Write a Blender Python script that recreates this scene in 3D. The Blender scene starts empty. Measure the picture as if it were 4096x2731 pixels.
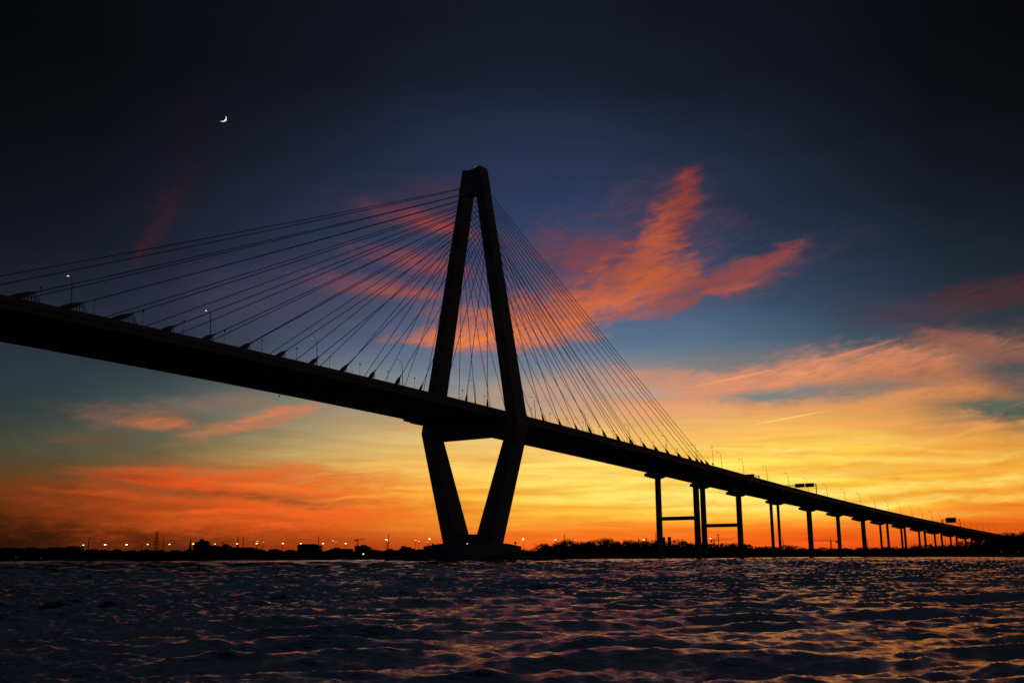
import bpy, bmesh, math, random
import numpy as np
from mathutils import Vector, Matrix
random.seed(7); RNG = np.random.default_rng(11)
SC = bpy.context.scene
COL = SC.collection
R = math.radians

# ------------------------------------------------------------------ camera
F_PX, PITCH, ROLL, CAM_H = 3877.03, 0.216518, -0.003, 2.541
CX, CY, PW = 2048.0, 1365.5, 4096.0
cam_d = bpy.data.cameras.new("camera"); cam = bpy.data.objects.new("camera", cam_d); COL.objects.link(cam)
cam_d.sensor_width = 36.0; cam_d.lens = F_PX / PW * 36.0
cam_d.clip_start = 0.5; cam_d.clip_end = 120000.0
_fw = Vector((0, math.cos(PITCH), math.sin(PITCH))); _up = Vector((0, -math.sin(PITCH), math.cos(PITCH))); _rt = Vector((1, 0, 0))
_c, _s = math.cos(ROLL), math.sin(ROLL)
_r2 = _rt * _c + _up * _s; _u2 = _up * _c - _rt * _s
cam.matrix_world = Matrix(((_r2.x, _u2.x, -_fw.x, 0), (_r2.y, _u2.y, -_fw.y, 0), (_r2.z, _u2.z, -_fw.z, CAM_H), (0, 0, 0, 1)))
SC.camera = cam

def ray(x, y):
    "direction of a point of the 4096 x 2731 photograph, scaled to unit depth along Y"
    X, Y = x - CX, y - CY
    px = _c * X + _s * Y; py = -_s * X + _c * Y
    d = _rt * (px / F_PX) + _fw - _up * (py / F_PX)
    return d
def at(x, y, Y):
    d = ray(x, y); t = Y / d.y
    return Vector((d.x * t, Y, CAM_H + d.z * t))
def azel(x, y):
    d = ray(x, y)
    return math.degrees(math.atan2(d.x, d.y)), math.degrees(math.atan2(d.z, math.hypot(d.x, d.y)))

# ------------------------------------------------------------------ colour management
SC.view_settings.view_transform = 'Standard'; SC.view_settings.look = 'None'
SC.view_settings.exposure = 0.0; SC.view_settings.gamma = 1.0; SC.view_settings.use_curve_mapping = False
def lin(c):
    return tuple(((v / 255) / 12.92 if v / 255 <= 0.04045 else ((v / 255 + 0.055) / 1.055) ** 2.4) for v in c)

# ------------------------------------------------------------------ sky (world)
SUN_AZ, SUN_EL = 14.0, -2.0
world = bpy.data.worlds.new("World"); SC.world = world; world.use_nodes = True
wt = world.node_tree; wt.nodes.clear()
class NG:
    def __init__(s, t): s.t = t
    def n(s, kind, **kw):
        o = s.t.nodes.new(kind)
        for k, v in kw.items(): setattr(o, k, v)
        return o
    def l(s, a, b): s.t.links.new(a, b)
    def put(s, sock, v):
        if hasattr(v, 'is_output') or isinstance(v, bpy.types.NodeSocket): s.l(v, sock)
        else: sock.default_value = v
    def m(s, op, a, b=0.0, c=0.0, clamp=False):
        o = s.n('ShaderNodeMath', operation=op, use_clamp=clamp)
        s.put(o.inputs[0], a); s.put(o.inputs[1], b); s.put(o.inputs[2], c)
        return o.outputs[0]
    def mr(s, v, a, b, c=0.0, d=1.0, kind='SMOOTHSTEP'):
        o = s.n('ShaderNodeMapRange', interpolation_type=kind)
        s.put(o.inputs[0], v)
        for i, q in enumerate((a, b, c, d)): s.put(o.inputs[1 + i], q)
        return o.outputs[0]
    def mix(s, f, a, b, mode='MIX'):
        o = s.n('ShaderNodeMix', data_type='RGBA', blend_type=mode)
        s.put(o.inputs[0], f); s.put(o.inputs[6], a); s.put(o.inputs[7], b)
        return o.outputs[2]
    def vec(s, x, y, z=0.0):
        o = s.n('ShaderNodeCombineXYZ')
        for i, q in enumerate((x, y, z)): s.put(o.inputs[i], q)
        return o.outputs[0]
    def noise(s, v, scale, detail=5.0, rough=0.55, dist=0.0):
        o = s.n('ShaderNodeTexNoise')
        s.l(v, o.inputs['Vector']); o.inputs['Scale'].default_value = scale; o.inputs['Detail'].default_value = detail
        o.inputs['Roughness'].default_value = rough; o.inputs['Distortion'].default_value = dist
        return o
g = NG(wt)
tc = g.n('ShaderNodeTexCoord'); sep = g.n('ShaderNodeSeparateXYZ')
nrm = g.n('ShaderNodeVectorMath', operation='NORMALIZE'); g.l(tc.outputs['Generated'], nrm.inputs[0]); g.l(nrm.outputs[0], sep.inputs[0])
AZ = g.m('MULTIPLY', g.m('ARCTAN2', sep.outputs[0], sep.outputs[1]), 57.29578)
EL = g.m('MULTIPLY', g.m('ARCSINE', sep.outputs[2]), 57.29578)
AE = g.vec(AZ, EL)

# colours of the clear sky and thin veil, looked at by direction
ROWS = {
 30:   [(50,3,4,5),(600,13,15,22),(1176,19,23,33),(1750,14,16,23),(2300,4,4,6)],
 200:  [(50,6,7,10),(600,16,18,26),(1176,27,32,50),(1750,23,28,42),(2300,8,9,12)],
 400:  [(50,10,12,17),(600,27,29,45),(1000,37,47,75),(1250,41,56,88),(1750,34,42,63),(2300,14,16,22)],
 560:  [(50,16,19,28),(400,33,37,57),(900,48,58,90),(1300,50,69,106),(1950,41,53,78),(2300,22,27,36)],
 700:  [(250,36,41,59),(800,66,75,104),(1300,74,92,126),(1900,48,70,98),(2300,31,39,48)],
 800:  [(1000,85,100,130),(1450,92,120,150),(1700,72,106,136),(2000,62,86,106),(2300,58,60,66)],
 850:  [(30,36,44,54),(300,50,60,70)],
 880:  [(1050,112,132,150),(1400,158,145,142),(1700,158,124,112),(2000,178,127,105),(2300,98,78,66)],
 950:  [(50,42,52,54),(300,66,86,86),(600,116,122,112),(850,176,147,116),(1300,214,162,126),(1600,234,168,108),(1900,247,178,94),(2150,218,152,86),(2330,100,92,74)],
 1030: [(50,55,60,48),(300,95,96,76),(600,160,140,96),(850,225,176,106),(1080,246,196,112),(1350,252,204,106),(1700,255,206,86),(2000,255,192,66),(2300,226,150,58)],
 1080: [(50,82,60,34),(250,140,86,44),(600,196,132,72),(850,240,186,88),(1080,252,198,88),(1400,254,214,104),(1800,255,214,84),(2100,255,194,62),(2330,240,166,58)],
 1150: [(50,72,38,16),(300,184,80,26),(600,234,102,36),(850,245,160,52),(1080,252,192,62),(1350,255,222,88),(1700,255,238,106),(2000,255,216,72),(2300,245,160,46)],
 1200: [(50,52,27,10),(300,126,54,16),(600,204,76,23),(850,228,106,28),(1080,250,160,46),(1300,253,166,46),(1600,255,166,46),(1900,255,164,46),(2200,250,116,30),(2340,226,100,25)],
 1240: [(50,34,17,8),(300,78,32,12),(600,128,48,16),(850,190,72,21),(1300,240,92,26),(1700,252,98,26),(2000,242,84,22),(2300,200,66,16)],
}
SMP = []
K2 = 4096 / 2352.0
for yy, row in ROWS.items():
    for (xx, r_, g_, b_) in row:
        a_, e_ = azel(xx * K2, yy * K2); SMP.append((a_, e_) + lin((r_, g_, b_)))
SMP = np.array(SMP)
def sky_at(a, e):
    e2 = min(max(e, 0.35), 31.5)
    sa = 3.0 + 0.13 * e2; se = 0.42 + 0.075 * e2
    d2 = ((SMP[:, 0] - a) / sa) ** 2 + ((SMP[:, 1] - e2) / se) ** 2
    w = np.exp(-0.5 * d2) + 1e-9 / (1e-3 + d2) ** 2
    c = np.exp((w[:, None] * np.log(SMP[:, 2:] + 1e-4)).sum(0) / w.sum()) - 1e-4
    return c
STOPS = [-2, 0.15, 1, 1.8, 2.6, 3.4, 4.4, 5.6, 7, 8.5, 10, 12, 14, 16.5, 19.5, 23, 27, 31, 33.5, 42, 90]
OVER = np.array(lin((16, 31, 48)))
AZS = list(range(-30, 31, 5))
def ramp(cols):
    o = g.n('ShaderNodeValToRGB'); cr = o.color_ramp; cr.interpolation = 'LINEAR'
    g.l(FEL, o.inputs[0])
    while len(cr.elements) < len(cols): cr.elements.new(1.0)
    for i, c in enumerate(cols):
        cr.elements[i].position = (STOPS[i] + 2) / 92.0
    for i, c in enumerate(cols):
        cr.elements[i].color = (c[0], c[1], c[2], 1)
    return o.outputs[0]
FEL = g.m('DIVIDE', g.m('ADD', EL, 2.0), 92.0, clamp=True)
# gentle warping of the coordinates keeps the bands from being ruled lines
wn = g.noise(g.vec(g.m('MULTIPLY', AZ, 0.06), g.m('MULTIPLY', EL, 0.22)), 1.0, 4.0, 0.55)
wob = g.m('MULTIPLY', g.m('SUBTRACT', wn.outputs[0], 0.5), g.mr(EL, 1.0, 7.0, 0.5, 2.4))
FEL = g.m('DIVIDE', g.m('ADD', g.m('ADD', EL, wob), 2.0), 92.0, clamp=True)
cols_by_az = []
for a in AZS:
    L = []
    for e in STOPS:
        c = sky_at(a, e)
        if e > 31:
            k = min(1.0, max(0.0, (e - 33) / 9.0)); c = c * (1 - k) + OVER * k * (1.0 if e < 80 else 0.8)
        L.append(c)
    cols_by_az.append(L)
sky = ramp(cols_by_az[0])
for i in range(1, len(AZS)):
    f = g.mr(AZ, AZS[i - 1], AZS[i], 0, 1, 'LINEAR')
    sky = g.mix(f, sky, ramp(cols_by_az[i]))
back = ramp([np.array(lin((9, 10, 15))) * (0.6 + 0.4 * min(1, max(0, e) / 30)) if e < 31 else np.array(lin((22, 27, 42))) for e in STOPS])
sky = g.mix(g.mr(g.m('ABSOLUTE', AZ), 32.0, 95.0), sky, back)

# fine veil structure
streak = g.noise(g.vec(g.m('MULTIPLY', AZ, 0.085), g.m('ADD', g.m('MULTIPLY', EL, 0.95), g.m('MULTIPLY', AZ, 0.022)), 3.1), 1.0, 7.0, 0.58, 0.9)
fine = g.noise(g.vec(g.m('MULTIPLY', AZ, 0.22), g.m('ADD', g.m('MULTIPLY', EL, 2.6), g.m('MULTIPLY', AZ, -0.03)), 8.7), 1.0, 6.0, 0.6, 0.6)
n1 = g.m('SUBTRACT', streak.outputs[0], 0.5); n2 = g.m('SUBTRACT', fine.outputs[0], 0.5)
zone = g.m('MULTIPLY', g.m('MULTIPLY', g.mr(EL, 9.0, 4.0, 0.12, 1.0), g.mr(EL, -0.5, 1.0)), g.mr(AZ, -27.0, -12.0, 0.15, 1.0))
amp = g.m('MULTIPLY', g.m('ADD', g.m('MULTIPLY', n1, 1.55), g.m('MULTIPLY', n2, 0.55)), zone)
def gain(k): return g.m('MAXIMUM', g.m('ADD', g.m('MULTIPLY', amp, k), 1.0), 0.15)
sky = g.mix(1.0, sky, g.vec(gain(0.4), gain(1.15), gain(1.5)), 'MULTIPLY')

# clouds: each a soft patch with a place, size, tilt and colour of its own, broken up by noise
HIGH = g.mr(EL, 7.0, 13.0)
def grain(kx, kxe, ky, lo, hi, z, *a):
    X_ = g.m('ADD', g.m('MULTIPLY', AZ, kx), g.m('MULTIPLY', EL, kxe))
    o = [g.noise(g.vec(X_, g.m('ADD', g.m('MULTIPLY', EL, ky), g.m('MULTIPLY', AZ, q)), z), 1.0, *a).outputs[0] for q in (lo, hi)]
    return g.m('ADD', g.m('MULTIPLY', o[0], g.m('SUBTRACT', 1.0, HIGH)), g.m('MULTIPLY', o[1], HIGH))
cn = g.noise(g.vec(g.m('MULTIPLY', AZ, 0.32), g.m('MULTIPLY', EL, 0.62), 1.3), 1.0, 8.0, 0.6, 0.7)
cn2 = grain(0.7, -0.2, 2.3, -0.04, -0.38, 5.3, 7.0, 0.62, 0.5)
CN = g.m('ADD', g.m('MULTIPLY', g.m('SUBTRACT', cn.outputs[0], 0.5), 1.0), g.m('MULTIPLY', g.m('SUBTRACT', cn2, 0.5), 0.75))
wv = g.noise(g.vec(g.m('MULTIPLY', AZ, 0.28), g.m('MULTIPLY', EL, 0.5), 9.0), 1.0, 4.0, 0.5)
wsep = g.n('ShaderNodeSeparateColor'); g.l(wv.outputs['Color'], wsep.inputs[0])
WAE = g.vec(g.m('ADD', AZ, g.m('MULTIPLY', g.m('SUBTRACT', wsep.outputs[0], 0.5), 1.5)), g.m('ADD', EL, g.m('MULTIPLY', g.m('SUBTRACT', wsep.outputs[1], 0.5), 0.9)))
cn3 = grain(0.7, -0.4, 3.1, -0.10, -0.75, 2.2, 8.0, 0.66, 0.8)
TEX = g.m('ADD', g.m('MULTIPLY', g.m('SUBTRACT', cn3, 0.5), 2.9), 0.80)
DEG2 = math.degrees(K2 / F_PX)
def blob(sky, x, y, a, b, ang, col, op=1.0, k=1.0, soft=(0.2, 0.95), warp=True):
    ac, ec = azel(x * K2, y * K2)
    mp = g.n('ShaderNodeMapping', vector_type='TEXTURE'); 
    vm = g.n('ShaderNodeVectorMath', operation='MULTIPLY_ADD')       # evaluated one cloud after another
    g.l(sky, vm.inputs[0]); vm.inputs[1].default_value = (1e-7, 1e-7, 1e-7); g.l(WAE if warp else AE, vm.inputs[2]); g.l(vm.outputs[0], mp.inputs[0])
    mp.inputs['Location'].default_value = (ac, ec, 0); mp.inputs['Rotation'].default_value = (0, 0, R(ang))
    mp.inputs['Scale'].default_value = (1.25 * a * DEG2 / math.cos(R(ec)), 1.25 * b * DEG2, 1)
    ln = g.n('ShaderNodeVectorMath', operation='LENGTH'); g.l(mp.outputs[0], ln.inputs[0])
    m0 = g.m('EXPONENT', g.m('MULTIPLY', g.m('POWER', ln.outputs['Value'], 2.0), -1.15))
    e = g.m('ADD', m0, g.m('MULTIPLY', g.m('MULTIPLY', CN, k * 1.15), g.mr(ln.outputs['Value'], 2.0, 1.1)))
    f = g.m('MULTIPLY', g.m('MULTIPLY', g.mr(e, 0.08, 1.0), op), TEX if warp else 1.0, clamp=True)
    return g.mix(f, sky, lin(col) + (1,))
BLOBS = [
 # teal openings and the peach veil around them
 (2000,852,300,44,6,(204,128,90),1.0,0.8), (1700,885,280,42,8,(230,148,104),0.95,0.8), (1650,935,260,20,2,(240,168,112),0.7,0.7), (2200,885,170,40,-6,(196,118,76),0.9,0.9), (1540,868,160,22,-4,(204,142,116),0.8,0.7), (1350,900,240,36,0,(206,152,128),0.6,0.6), (2130,925,200,26,-5,(226,140,84),0.75,0.9), (1950,930,260,24,3,(232,160,92),0.6,0.9),
 (2330,948,190,32,-3,(78,92,82),1.4,0.4), (2260,935,80,12,6,(90,102,88),1.0,0.6), (2330,860,90,40,-20,(70,82,86),0.9,0.6), (1890,902,210,22,2,(142,124,114),1.1,0.7), (1775,907,110,13,3,(122,132,132),1.0,0.5), (2030,890,110,10,-3,(132,112,106),0.6,0.7), (1450,905,150,12,-2,(168,160,150),0.5,0.8),
 (330,1010,260,34,4,(78,90,76),0.45,0.5),
 # pink upper cloud: dusky veil first, bright body over it
 (1380,615,230,95,6,(98,65,81),0.79,0.8), (1520,560,130,130,40,(88,63,81),0.57,0.8), (1250,710,220,70,10,(126,82,93),0.62,0.8), (1320,575,120,40,-4,(112,61,74),0.53,1.0), (1700,640,190,36,14,(96,67,79),0.62,0.7),
 (1560,478,74,40,70,(122,55,55),0.75,0.9), (1578,440,50,26,80,(150,59,51),0.48,0.9),
 (1520,550,84,44,66,(172,81,51),0.67,1.1), (1490,585,70,42,50,(206,97,52),0.63,1.2),
 (1400,600,130,40,-4,(132,67,74),0.53,1.2), (1470,640,130,44,12,(180,87,57),0.57,1.3), (1540,655,90,36,0,(198,91,52),0.46,1.3), (1370,690,135,28,12,(210,104,59),0.63,1.2), (1410,695,100,20,10,(234,117,59),0.59,1.3), (1450,715,110,22,6,(190,97,63),0.42,1.2),
 (1630,650,150,36,10,(136,74,74),0.66,1.1), (1790,590,76,15,22,(160,70,56),0.63,0.8), (1720,615,70,18,20,(140,67,68),0.57,1.0), (1690,655,60,10,12,(210,97,55),0.42,0.9),
 (1230,735,150,56,8,(190,99,66),0.67,1.2), (1200,770,150,30,6,(236,121,59),0.71,1.1), (1090,775,140,20,0,(242,130,63),0.76,0.7), (960,781,60,8,-2,(214,113,63),0.50,0.7),
 (1120,730,110,24,-4,(212,111,66),0.50,0.9),
 (890,662,140,24,-5,(150,78,81),0.75,0.7), (925,670,90,12,-4,(192,91,59),0.50,0.8),
 (960,600,130,30,-8,(128,67,77),0.70,0.8), (985,604,70,14,-8,(164,74,67),0.42,0.8), (985,514,110,24,-13,(150,63,62),0.75,0.8), (1005,520,60,12,-13,(190,74,46),0.50,0.8), (930,495,140,40,-8,(82,55,70),0.53,0.8), (1010,445,100,34,0,(74,51,64),0.48,0.8),
 (700,690,260,80,4,(72,61,79),0.44,0.6),
 (1715,625,90,15,16,(146,72,70),0.7,0.8),
 (1450,632,140,38,10,(170,87,58),0.35,1.2), (1530,632,90,32,20,(200,97,54),0.4,1.3),
 # dark red patches on the left
 (390,490,80,30,62,(64,31,32),0.28,0.8), (362,535,50,24,70,(68,31,33),0.24,0.8), (425,335,90,36,82,(36,19,25),0.24,0.8), (320,590,26,10,50,(84,34,38),0.26,0.8),
 # right hand patches
 (2270,682,190,28,7,(84,46,46),0.75,0.8), (2060,720,170,36,-12,(62,58,74),0.6,0.8), (2250,800,150,18,-18,(136,88,78),0.7,0.8), (2190,775,70,10,-20,(156,92,76),0.5,0.7),
 # under the deck on the left
 (335,958,120,22,-4,(140,96,74),0.75,0.9), (370,972,64,9,-2,(206,114,74),0.6,1.0), (585,968,130,17,16,(196,118,84),0.75,0.9), (672,940,70,12,8,(222,122,82),0.75,0.8), (520,990,80,7,10,(206,122,80),0.5,0.9), (610,955,60,7,14,(224,126,82),0.5,0.9),
 (500,925,150,18,4,(140,108,88),0.6,0.8), (205,1008,90,14,5,(106,78,56),0.6,0.8), (395,1022,50,7,4,(140,100,70),0.5,0.6),
 # red and orange masses low on the left
 (640,1160,330,60,4,(240,96,33),0.7,0.6), (300,1160,220,44,-2,(180,72,24),0.55,0.2), (520,1135,230,13,-2,(178,88,38),0.75,0.7), (240,1128,170,20,-2,(112,58,28),0.6,0.7), (490,1094,240,14,-1,(230,82,28),0.7,0.5), (420,1112,120,9,-5,(240,76,26),0.85,0.7), (300,1095,70,7,-2,(120,56,26),0.5,0.6), (700,1085,160,11,1,(226,106,42),0.6,0.6), (760,1190,160,20,2,(244,104,34),0.6,0.8),
 (150,1135,130,24,-3,(126,52,20),0.45,0.2), (700,1158,80,8,-2,(180,86,40),0.7,0.7), (620,1190,90,6,-1,(170,74,32),0.5,0.7), (330,1130,120,10,-6,(176,80,34),0.5,0.8),
 (140,1178,150,14,-3,(110,44,18),0.5,0.2), (880,1062,110,6,3,(250,186,92),0.7,0.6), (860,1078,60,5,2,(250,186,92),0.5,0.6),
 (560,1140,170,8,-4,(150,70,32),0.7,0.8), (760,1150,120,7,-5,(196,104,48),0.6,0.8), (430,1170,150,8,-2,(150,60,24),0.6,0.8), (660,1120,130,6,-3,(250,112,40),0.7,0.8), (560,1175,160,6,1,(252,98,34),0.7,0.8), (860,1140,120,5,3,(252,170,62),0.6,0.8), (300,1140,140,7,-3,(214,84,28),0.6,0.8),
 # yellow and orange bars on the right
 (2150,1030,120,5,-8,(255,214,104),0.7,0.9), (2060,1045,130,5,10,(252,160,66),0.7,0.9), (1930,1055,140,5,-6,(255,226,116),0.6,0.9), (2250,1060,110,6,6,(255,200,90),0.7,0.9), (2180,1000,140,6,10,(255,176,92),0.7,0.9), (1750,1030,160,5,-4,(255,226,122),0.6,0.9), (2120,1105,130,5,-5,(246,150,52),0.7,0.9), (2280,1110,100,6,3,(255,196,78),0.7,0.9), (1980,1160,180,5,2,(255,240,130),0.7,0.9), (1640,1165,160,5,3,(255,240,130),0.6,0.9),
 (1700,1140,330,13,1,(255,246,140),0.55,0.9), (1800,1100,240,8,4,(255,238,130),0.5,0.9), (2120,1055,170,8,-2,(255,226,110),0.6,0.9), (2180,1110,220,9,4,(255,226,110),0.6,0.9),
 (1560,1190,240,6,2,(255,210,80),0.5,0.9), (1450,1130,260,10,3,(255,240,130),0.45,0.9), (1960,1080,140,12,-6,(236,160,60),0.5,0.9), (2080,1140,160,10,2,(238,150,50),0.5,0.9),
 (2150,1150,230,6,0,(255,214,90),0.5,0.8), (2270,1175,130,11,1,(240,120,36),0.5,0.8),(1280,1100,110,5,9,(255,228,120),0.5,0.6),(2000,1000,180,10,-5,(255,206,100),0.5,0.9),(1900,1020,200,8,3,(255,220,110),0.45,0.9),
 (1850,985,260,9,3,(250,176,96),0.6,0.9), (2050,975,200,7,-3,(250,160,88),0.6,0.9), (2230,985,150,10,4,(236,150,80),0.6,0.9), (1600,1000,200,8,2,(252,190,104),0.5,0.9), (2200,1075,160,9,-4,(244,150,56),0.6,0.9), (2000,1120,160,6,3,(255,232,120),0.6,0.8), (2230,1140,150,7,1,(255,220,100),0.6,0.8), (1850,1165,220,8,1,(255,238,126),0.6,0.8), (2100,1185,200,7,0,(255,196,76),0.5,0.8),
 (2270,1020,130,26,4,(244,162,72),0.6,0.9), (2120,960,160,26,-8,(240,160,84),0.6,0.9),
]
for b in BLOBS: sky = blob(sky, *b)
# contrails
sky = blob(sky, 1905, 824, 115, 3.4, 12.5, (216,134,104), 0.85, 0.2, warp=False)
sky = blob(sky, 1690, 868, 95, 3.2, 9.5, (242,152,106), 0.95, 0.2, warp=False)
sky = blob(sky, 1810, 960, 72, 1.7, 8.5, (255,216,130), 0.7, 0.15, warp=False)

nish = g.n('ShaderNodeTexSky', sky_type='NISHITA', sun_disc=False)
nish.sun_elevation = R(SUN_EL); nish.sun_rotation = R(SUN_AZ); nish.air_density = 1.0; nish.dust_density = 2.0
sky = g.mix(0.004, sky, nish.outputs[0], 'ADD')
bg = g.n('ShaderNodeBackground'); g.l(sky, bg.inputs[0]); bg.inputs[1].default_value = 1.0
world.cycles.sampling_method = 'MANUAL'; world.cycles.sample_map_resolution = 512
wo = g.n('ShaderNodeOutputWorld'); g.l(bg.outputs[0], wo.inputs[0])

# ------------------------------------------------------------------ the sun, already below the horizon: in the shadow of the earth it reaches only the moon
sd = bpy.data.lights.new("sun", 'SUN'); sd.energy = 5.0; sd.angle = R(0.5); sd.color = (1, 0.9, 0.76)
sun = bpy.data.objects.new("sun", sd); COL.objects.link(sun)
_sv = Vector((math.sin(R(SUN_AZ)) * math.cos(R(SUN_EL)), math.cos(R(SUN_AZ)) * math.cos(R(SUN_EL)), math.sin(R(SUN_EL))))
sun.rotation_euler = _sv.to_track_quat('Z', 'Y').to_euler(); sun.location = _sv * 500 + Vector((0, 0, 400))

# ------------------------------------------------------------------ materials
def mat(name, col, rough=0.8, noise_scale=1.0, var=0.25, metal=0.0, bump=0.0, spec=0.5):
    m = bpy.data.materials.new(name); m.use_nodes = True; q = NG(m.node_tree); bs = m.node_tree.nodes['Principled BSDF']
    t = q.n('ShaderNodeTexCoord'); nz = q.noise(t.outputs['Object'], noise_scale, 6.0, 0.6)
    cr = q.n('ShaderNodeValToRGB'); q.l(nz.outputs[0], cr.inputs[0])
    cr.color_ramp.elements[0].position = 0.3; cr.color_ramp.elements[1].position = 0.7
    cr.color_ramp.elements[0].color = tuple(v * (1 - var) for v in col) + (1,); cr.color_ramp.elements[1].color = tuple(min(1, v * (1 + var)) for v in col) + (1,)
    q.l(cr.outputs[0], bs.inputs['Base Color']); bs.inputs['Roughness'].default_value = rough; bs.inputs['Metallic'].default_value = metal
    bs.inputs['Specular IOR Level'].default_value = spec
    if bump:
        b = q.n('ShaderNodeBump'); b.inputs['Strength'].default_value = bump; q.l(nz.outputs[0], b.inputs['Height']); q.l(b.outputs[0], bs.inputs['Normal'])
    return m
def glow(name, col, e):
    m = bpy.data.materials.new(name); m.use_nodes = True; bs = m.node_tree.nodes['Principled BSDF']
    bs.inputs['Base Color'].default_value = (0.8, 0.8, 0.8, 1); bs.inputs['Emission Color'].default_value = tuple(col) + (1,); bs.inputs['Emission Strength'].default_value = e
    return m
M_CONC = mat("concrete", (0.30, 0.29, 0.27), 0.85, 0.35, 0.2, bump=0.1, spec=0.2)
M_STEEL = mat("painted_steel", (0.22, 0.23, 0.23), 0.6, 0.8, 0.15, spec=0.3)
M_CABLE = mat("cable_sheath", (0.34, 0.34, 0.32), 0.6, 2.0, 0.1, spec=0.2)
M_GALV = mat("galvanised_steel", (0.30, 0.31, 0.32), 0.55, 3.0, 0.15, metal=0.3)
M_ASPH = mat("asphalt", (0.05, 0.05, 0.05), 0.9, 0.7, 0.3)
M_LEAF = mat("foliage", (0.045, 0.06, 0.03), 0.8, 0.6, 0.4, spec=0.1)
M_BARK = mat("bark", (0.07, 0.055, 0.04), 0.9, 2.0, 0.3)
M_ROCK = mat("rock", (0.16, 0.15, 0.14), 0.9, 0.8, 0.4, bump=0.4, spec=0.1)
M_LAND = mat("marsh_land", (0.06, 0.055, 0.04), 0.95, 0.03, 0.4, spec=0.0)
M_WALL = mat("building_wall", (0.22, 0.20, 0.18), 0.85, 0.2, 0.2, spec=0.1)
M_ROOF = mat("building_roof", (0.12, 0.11, 0.11), 0.85, 0.3, 0.2, spec=0.1)
M_SIGN = mat("sign_panel", (0.03, 0.07, 0.05), 0.6, 1.0, 0.1, spec=0.2)
M_MOON = glow("moonlight", (0.86, 0.78, 0.62), 0.7)
M_WHITE = glow("white_lamp", (1.0, 0.97, 0.88), 1.1)
M_DIM = glow("dim_lamp", (1.0, 0.95, 0.85), 0.35)
M_AMBER = glow("amber_lamp", (1.0, 0.66, 0.32), 6.0)
M_POLE = mat("dark_pole", (0.03, 0.03, 0.03), 0.9, 1.0, 0.1, spec=0.0)
M_AMBER2 = glow("faint_amber_lamp", (1.0, 0.58, 0.24), 2.0)
M_FOOT = glow("foot_lamp", (1.0, 0.97, 0.88), 0.9)
M_GREEN = glow("green_white_lamp", (0.62, 0.85, 0.72), 0.5)
M_RED = glow("red_lamp", (1.0, 0.08, 0.03), 0.5)
M_WIN = glow("lit_window", (1.0, 0.45, 0.12), 0.35)

# ------------------------------------------------------------------ mesh helpers
class MB:
    def __init__(s): s.v = []; s.f = []
    def add(s, vs, fs):
        o = len(s.v); s.v += [tuple(v) for v in vs]; s.f += [tuple(i + o for i in f) for f in fs]; return s
    def hexa(s, p):  # 8 points: bottom ring 0-3, top ring 4-7
        return s.add(p, [(3, 2, 1, 0), (4, 5, 6, 7), (0, 1, 5, 4), (1, 2, 6, 5), (2, 3, 7, 6), (3, 0, 4, 7)])
    def box(s, c, d):
        x, y, z = c; a, b, h = d[0] / 2, d[1] / 2, d[2] / 2
        return s.hexa([(x - a, y - b, z - h), (x + a, y - b, z - h), (x + a, y + b, z - h), (x - a, y + b, z - h), (x - a, y - b, z + h), (x + a, y - b, z + h), (x + a, y + b, z + h), (x - a, y + b, z + h)])
    def tube(s, pts, rad, n=8, cap=True):
        pts = [Vector(p) for p in pts]; rs = rad if hasattr(rad, '__len__') else [rad] * len(pts)
        rings = []; vs = []
        prev = None
        for i, p in enumerate(pts):
            t = (pts[min(i + 1, len(pts) - 1)] - pts[max(i - 1, 0)]).normalized()
            if prev is None:
                a = t.orthogonal().normalized()
            else:
                a = (prev - t * prev.dot(t)).normalized()
            prev = a; b = t.cross(a)
            for k in range(n):
                th = 2 * math.pi * k / n; vs.append(p + (a * math.cos(th) + b * math.sin(th)) * rs[i])
        fs = []
        for i in range(len(pts) - 1):
            for k in range(n): fs.append((i * n + k, i * n + (k + 1) % n, (i + 1) * n + (k + 1) % n, (i + 1) * n + k))
        if cap: fs += [tuple(range(n))[::-1], tuple((len(pts) - 1) * n + k for k in range(n))]
        return s.add(vs, fs)
    def bar(s, a, b, w):
        return s.tube([a, b], w / 2 * 1.2, 4)
    def lathe(s, c, prof, n=12):
        vs = []; fs = []
        for r, z in prof:
            for k in range(n): th = 2 * math.pi * k / n; vs.append((c[0] + r * math.cos(th), c[1] + r * math.sin(th), c[2] + z))
        for i in range(len(prof) - 1):
            for k in range(n): fs.append((i * n + k, i * n + (k + 1) % n, (i + 1) * n + (k + 1) % n, (i + 1) * n + k))
        fs += [tuple(range(n))[::-1], tuple((len(prof) - 1) * n + k for k in range(n))]
        return s.add(vs, fs)
    def build(s, name, m, parent=None, smooth=False):
        me = bpy.data.meshes.new(name); me.from_pydata(s.v, [], s.f); me.update()
        if smooth: me.polygons.foreach_set('use_smooth', [True] * len(me.polygons))
        me.materials.append(m); o = bpy.data.objects.new(name, me); COL.objects.link(o)
        if parent: o.parent = parent
        return o
def tag(o, label=None, cat=None, group=None, kind=None):
    for k, v in (('label', label), ('category', cat), ('group', group), ('kind', kind)):
        if v: o[k] = v
    return o
def empty(name, loc=(0, 0, 0), rz=0.0, parent=None):
    o = bpy.data.objects.new(name, None); o.empty_display_size = 0.5; COL.objects.link(o); o.location = loc; o.rotation_euler = (0, 0, rz)
    if parent: o.parent = parent
    return o
def copy_tree(o, parent=None):
    c = o.copy(); COL.objects.link(c)
    if parent: c.parent = parent
    for ch in list(o.children): copy_tree(ch, c)
    return c
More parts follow.
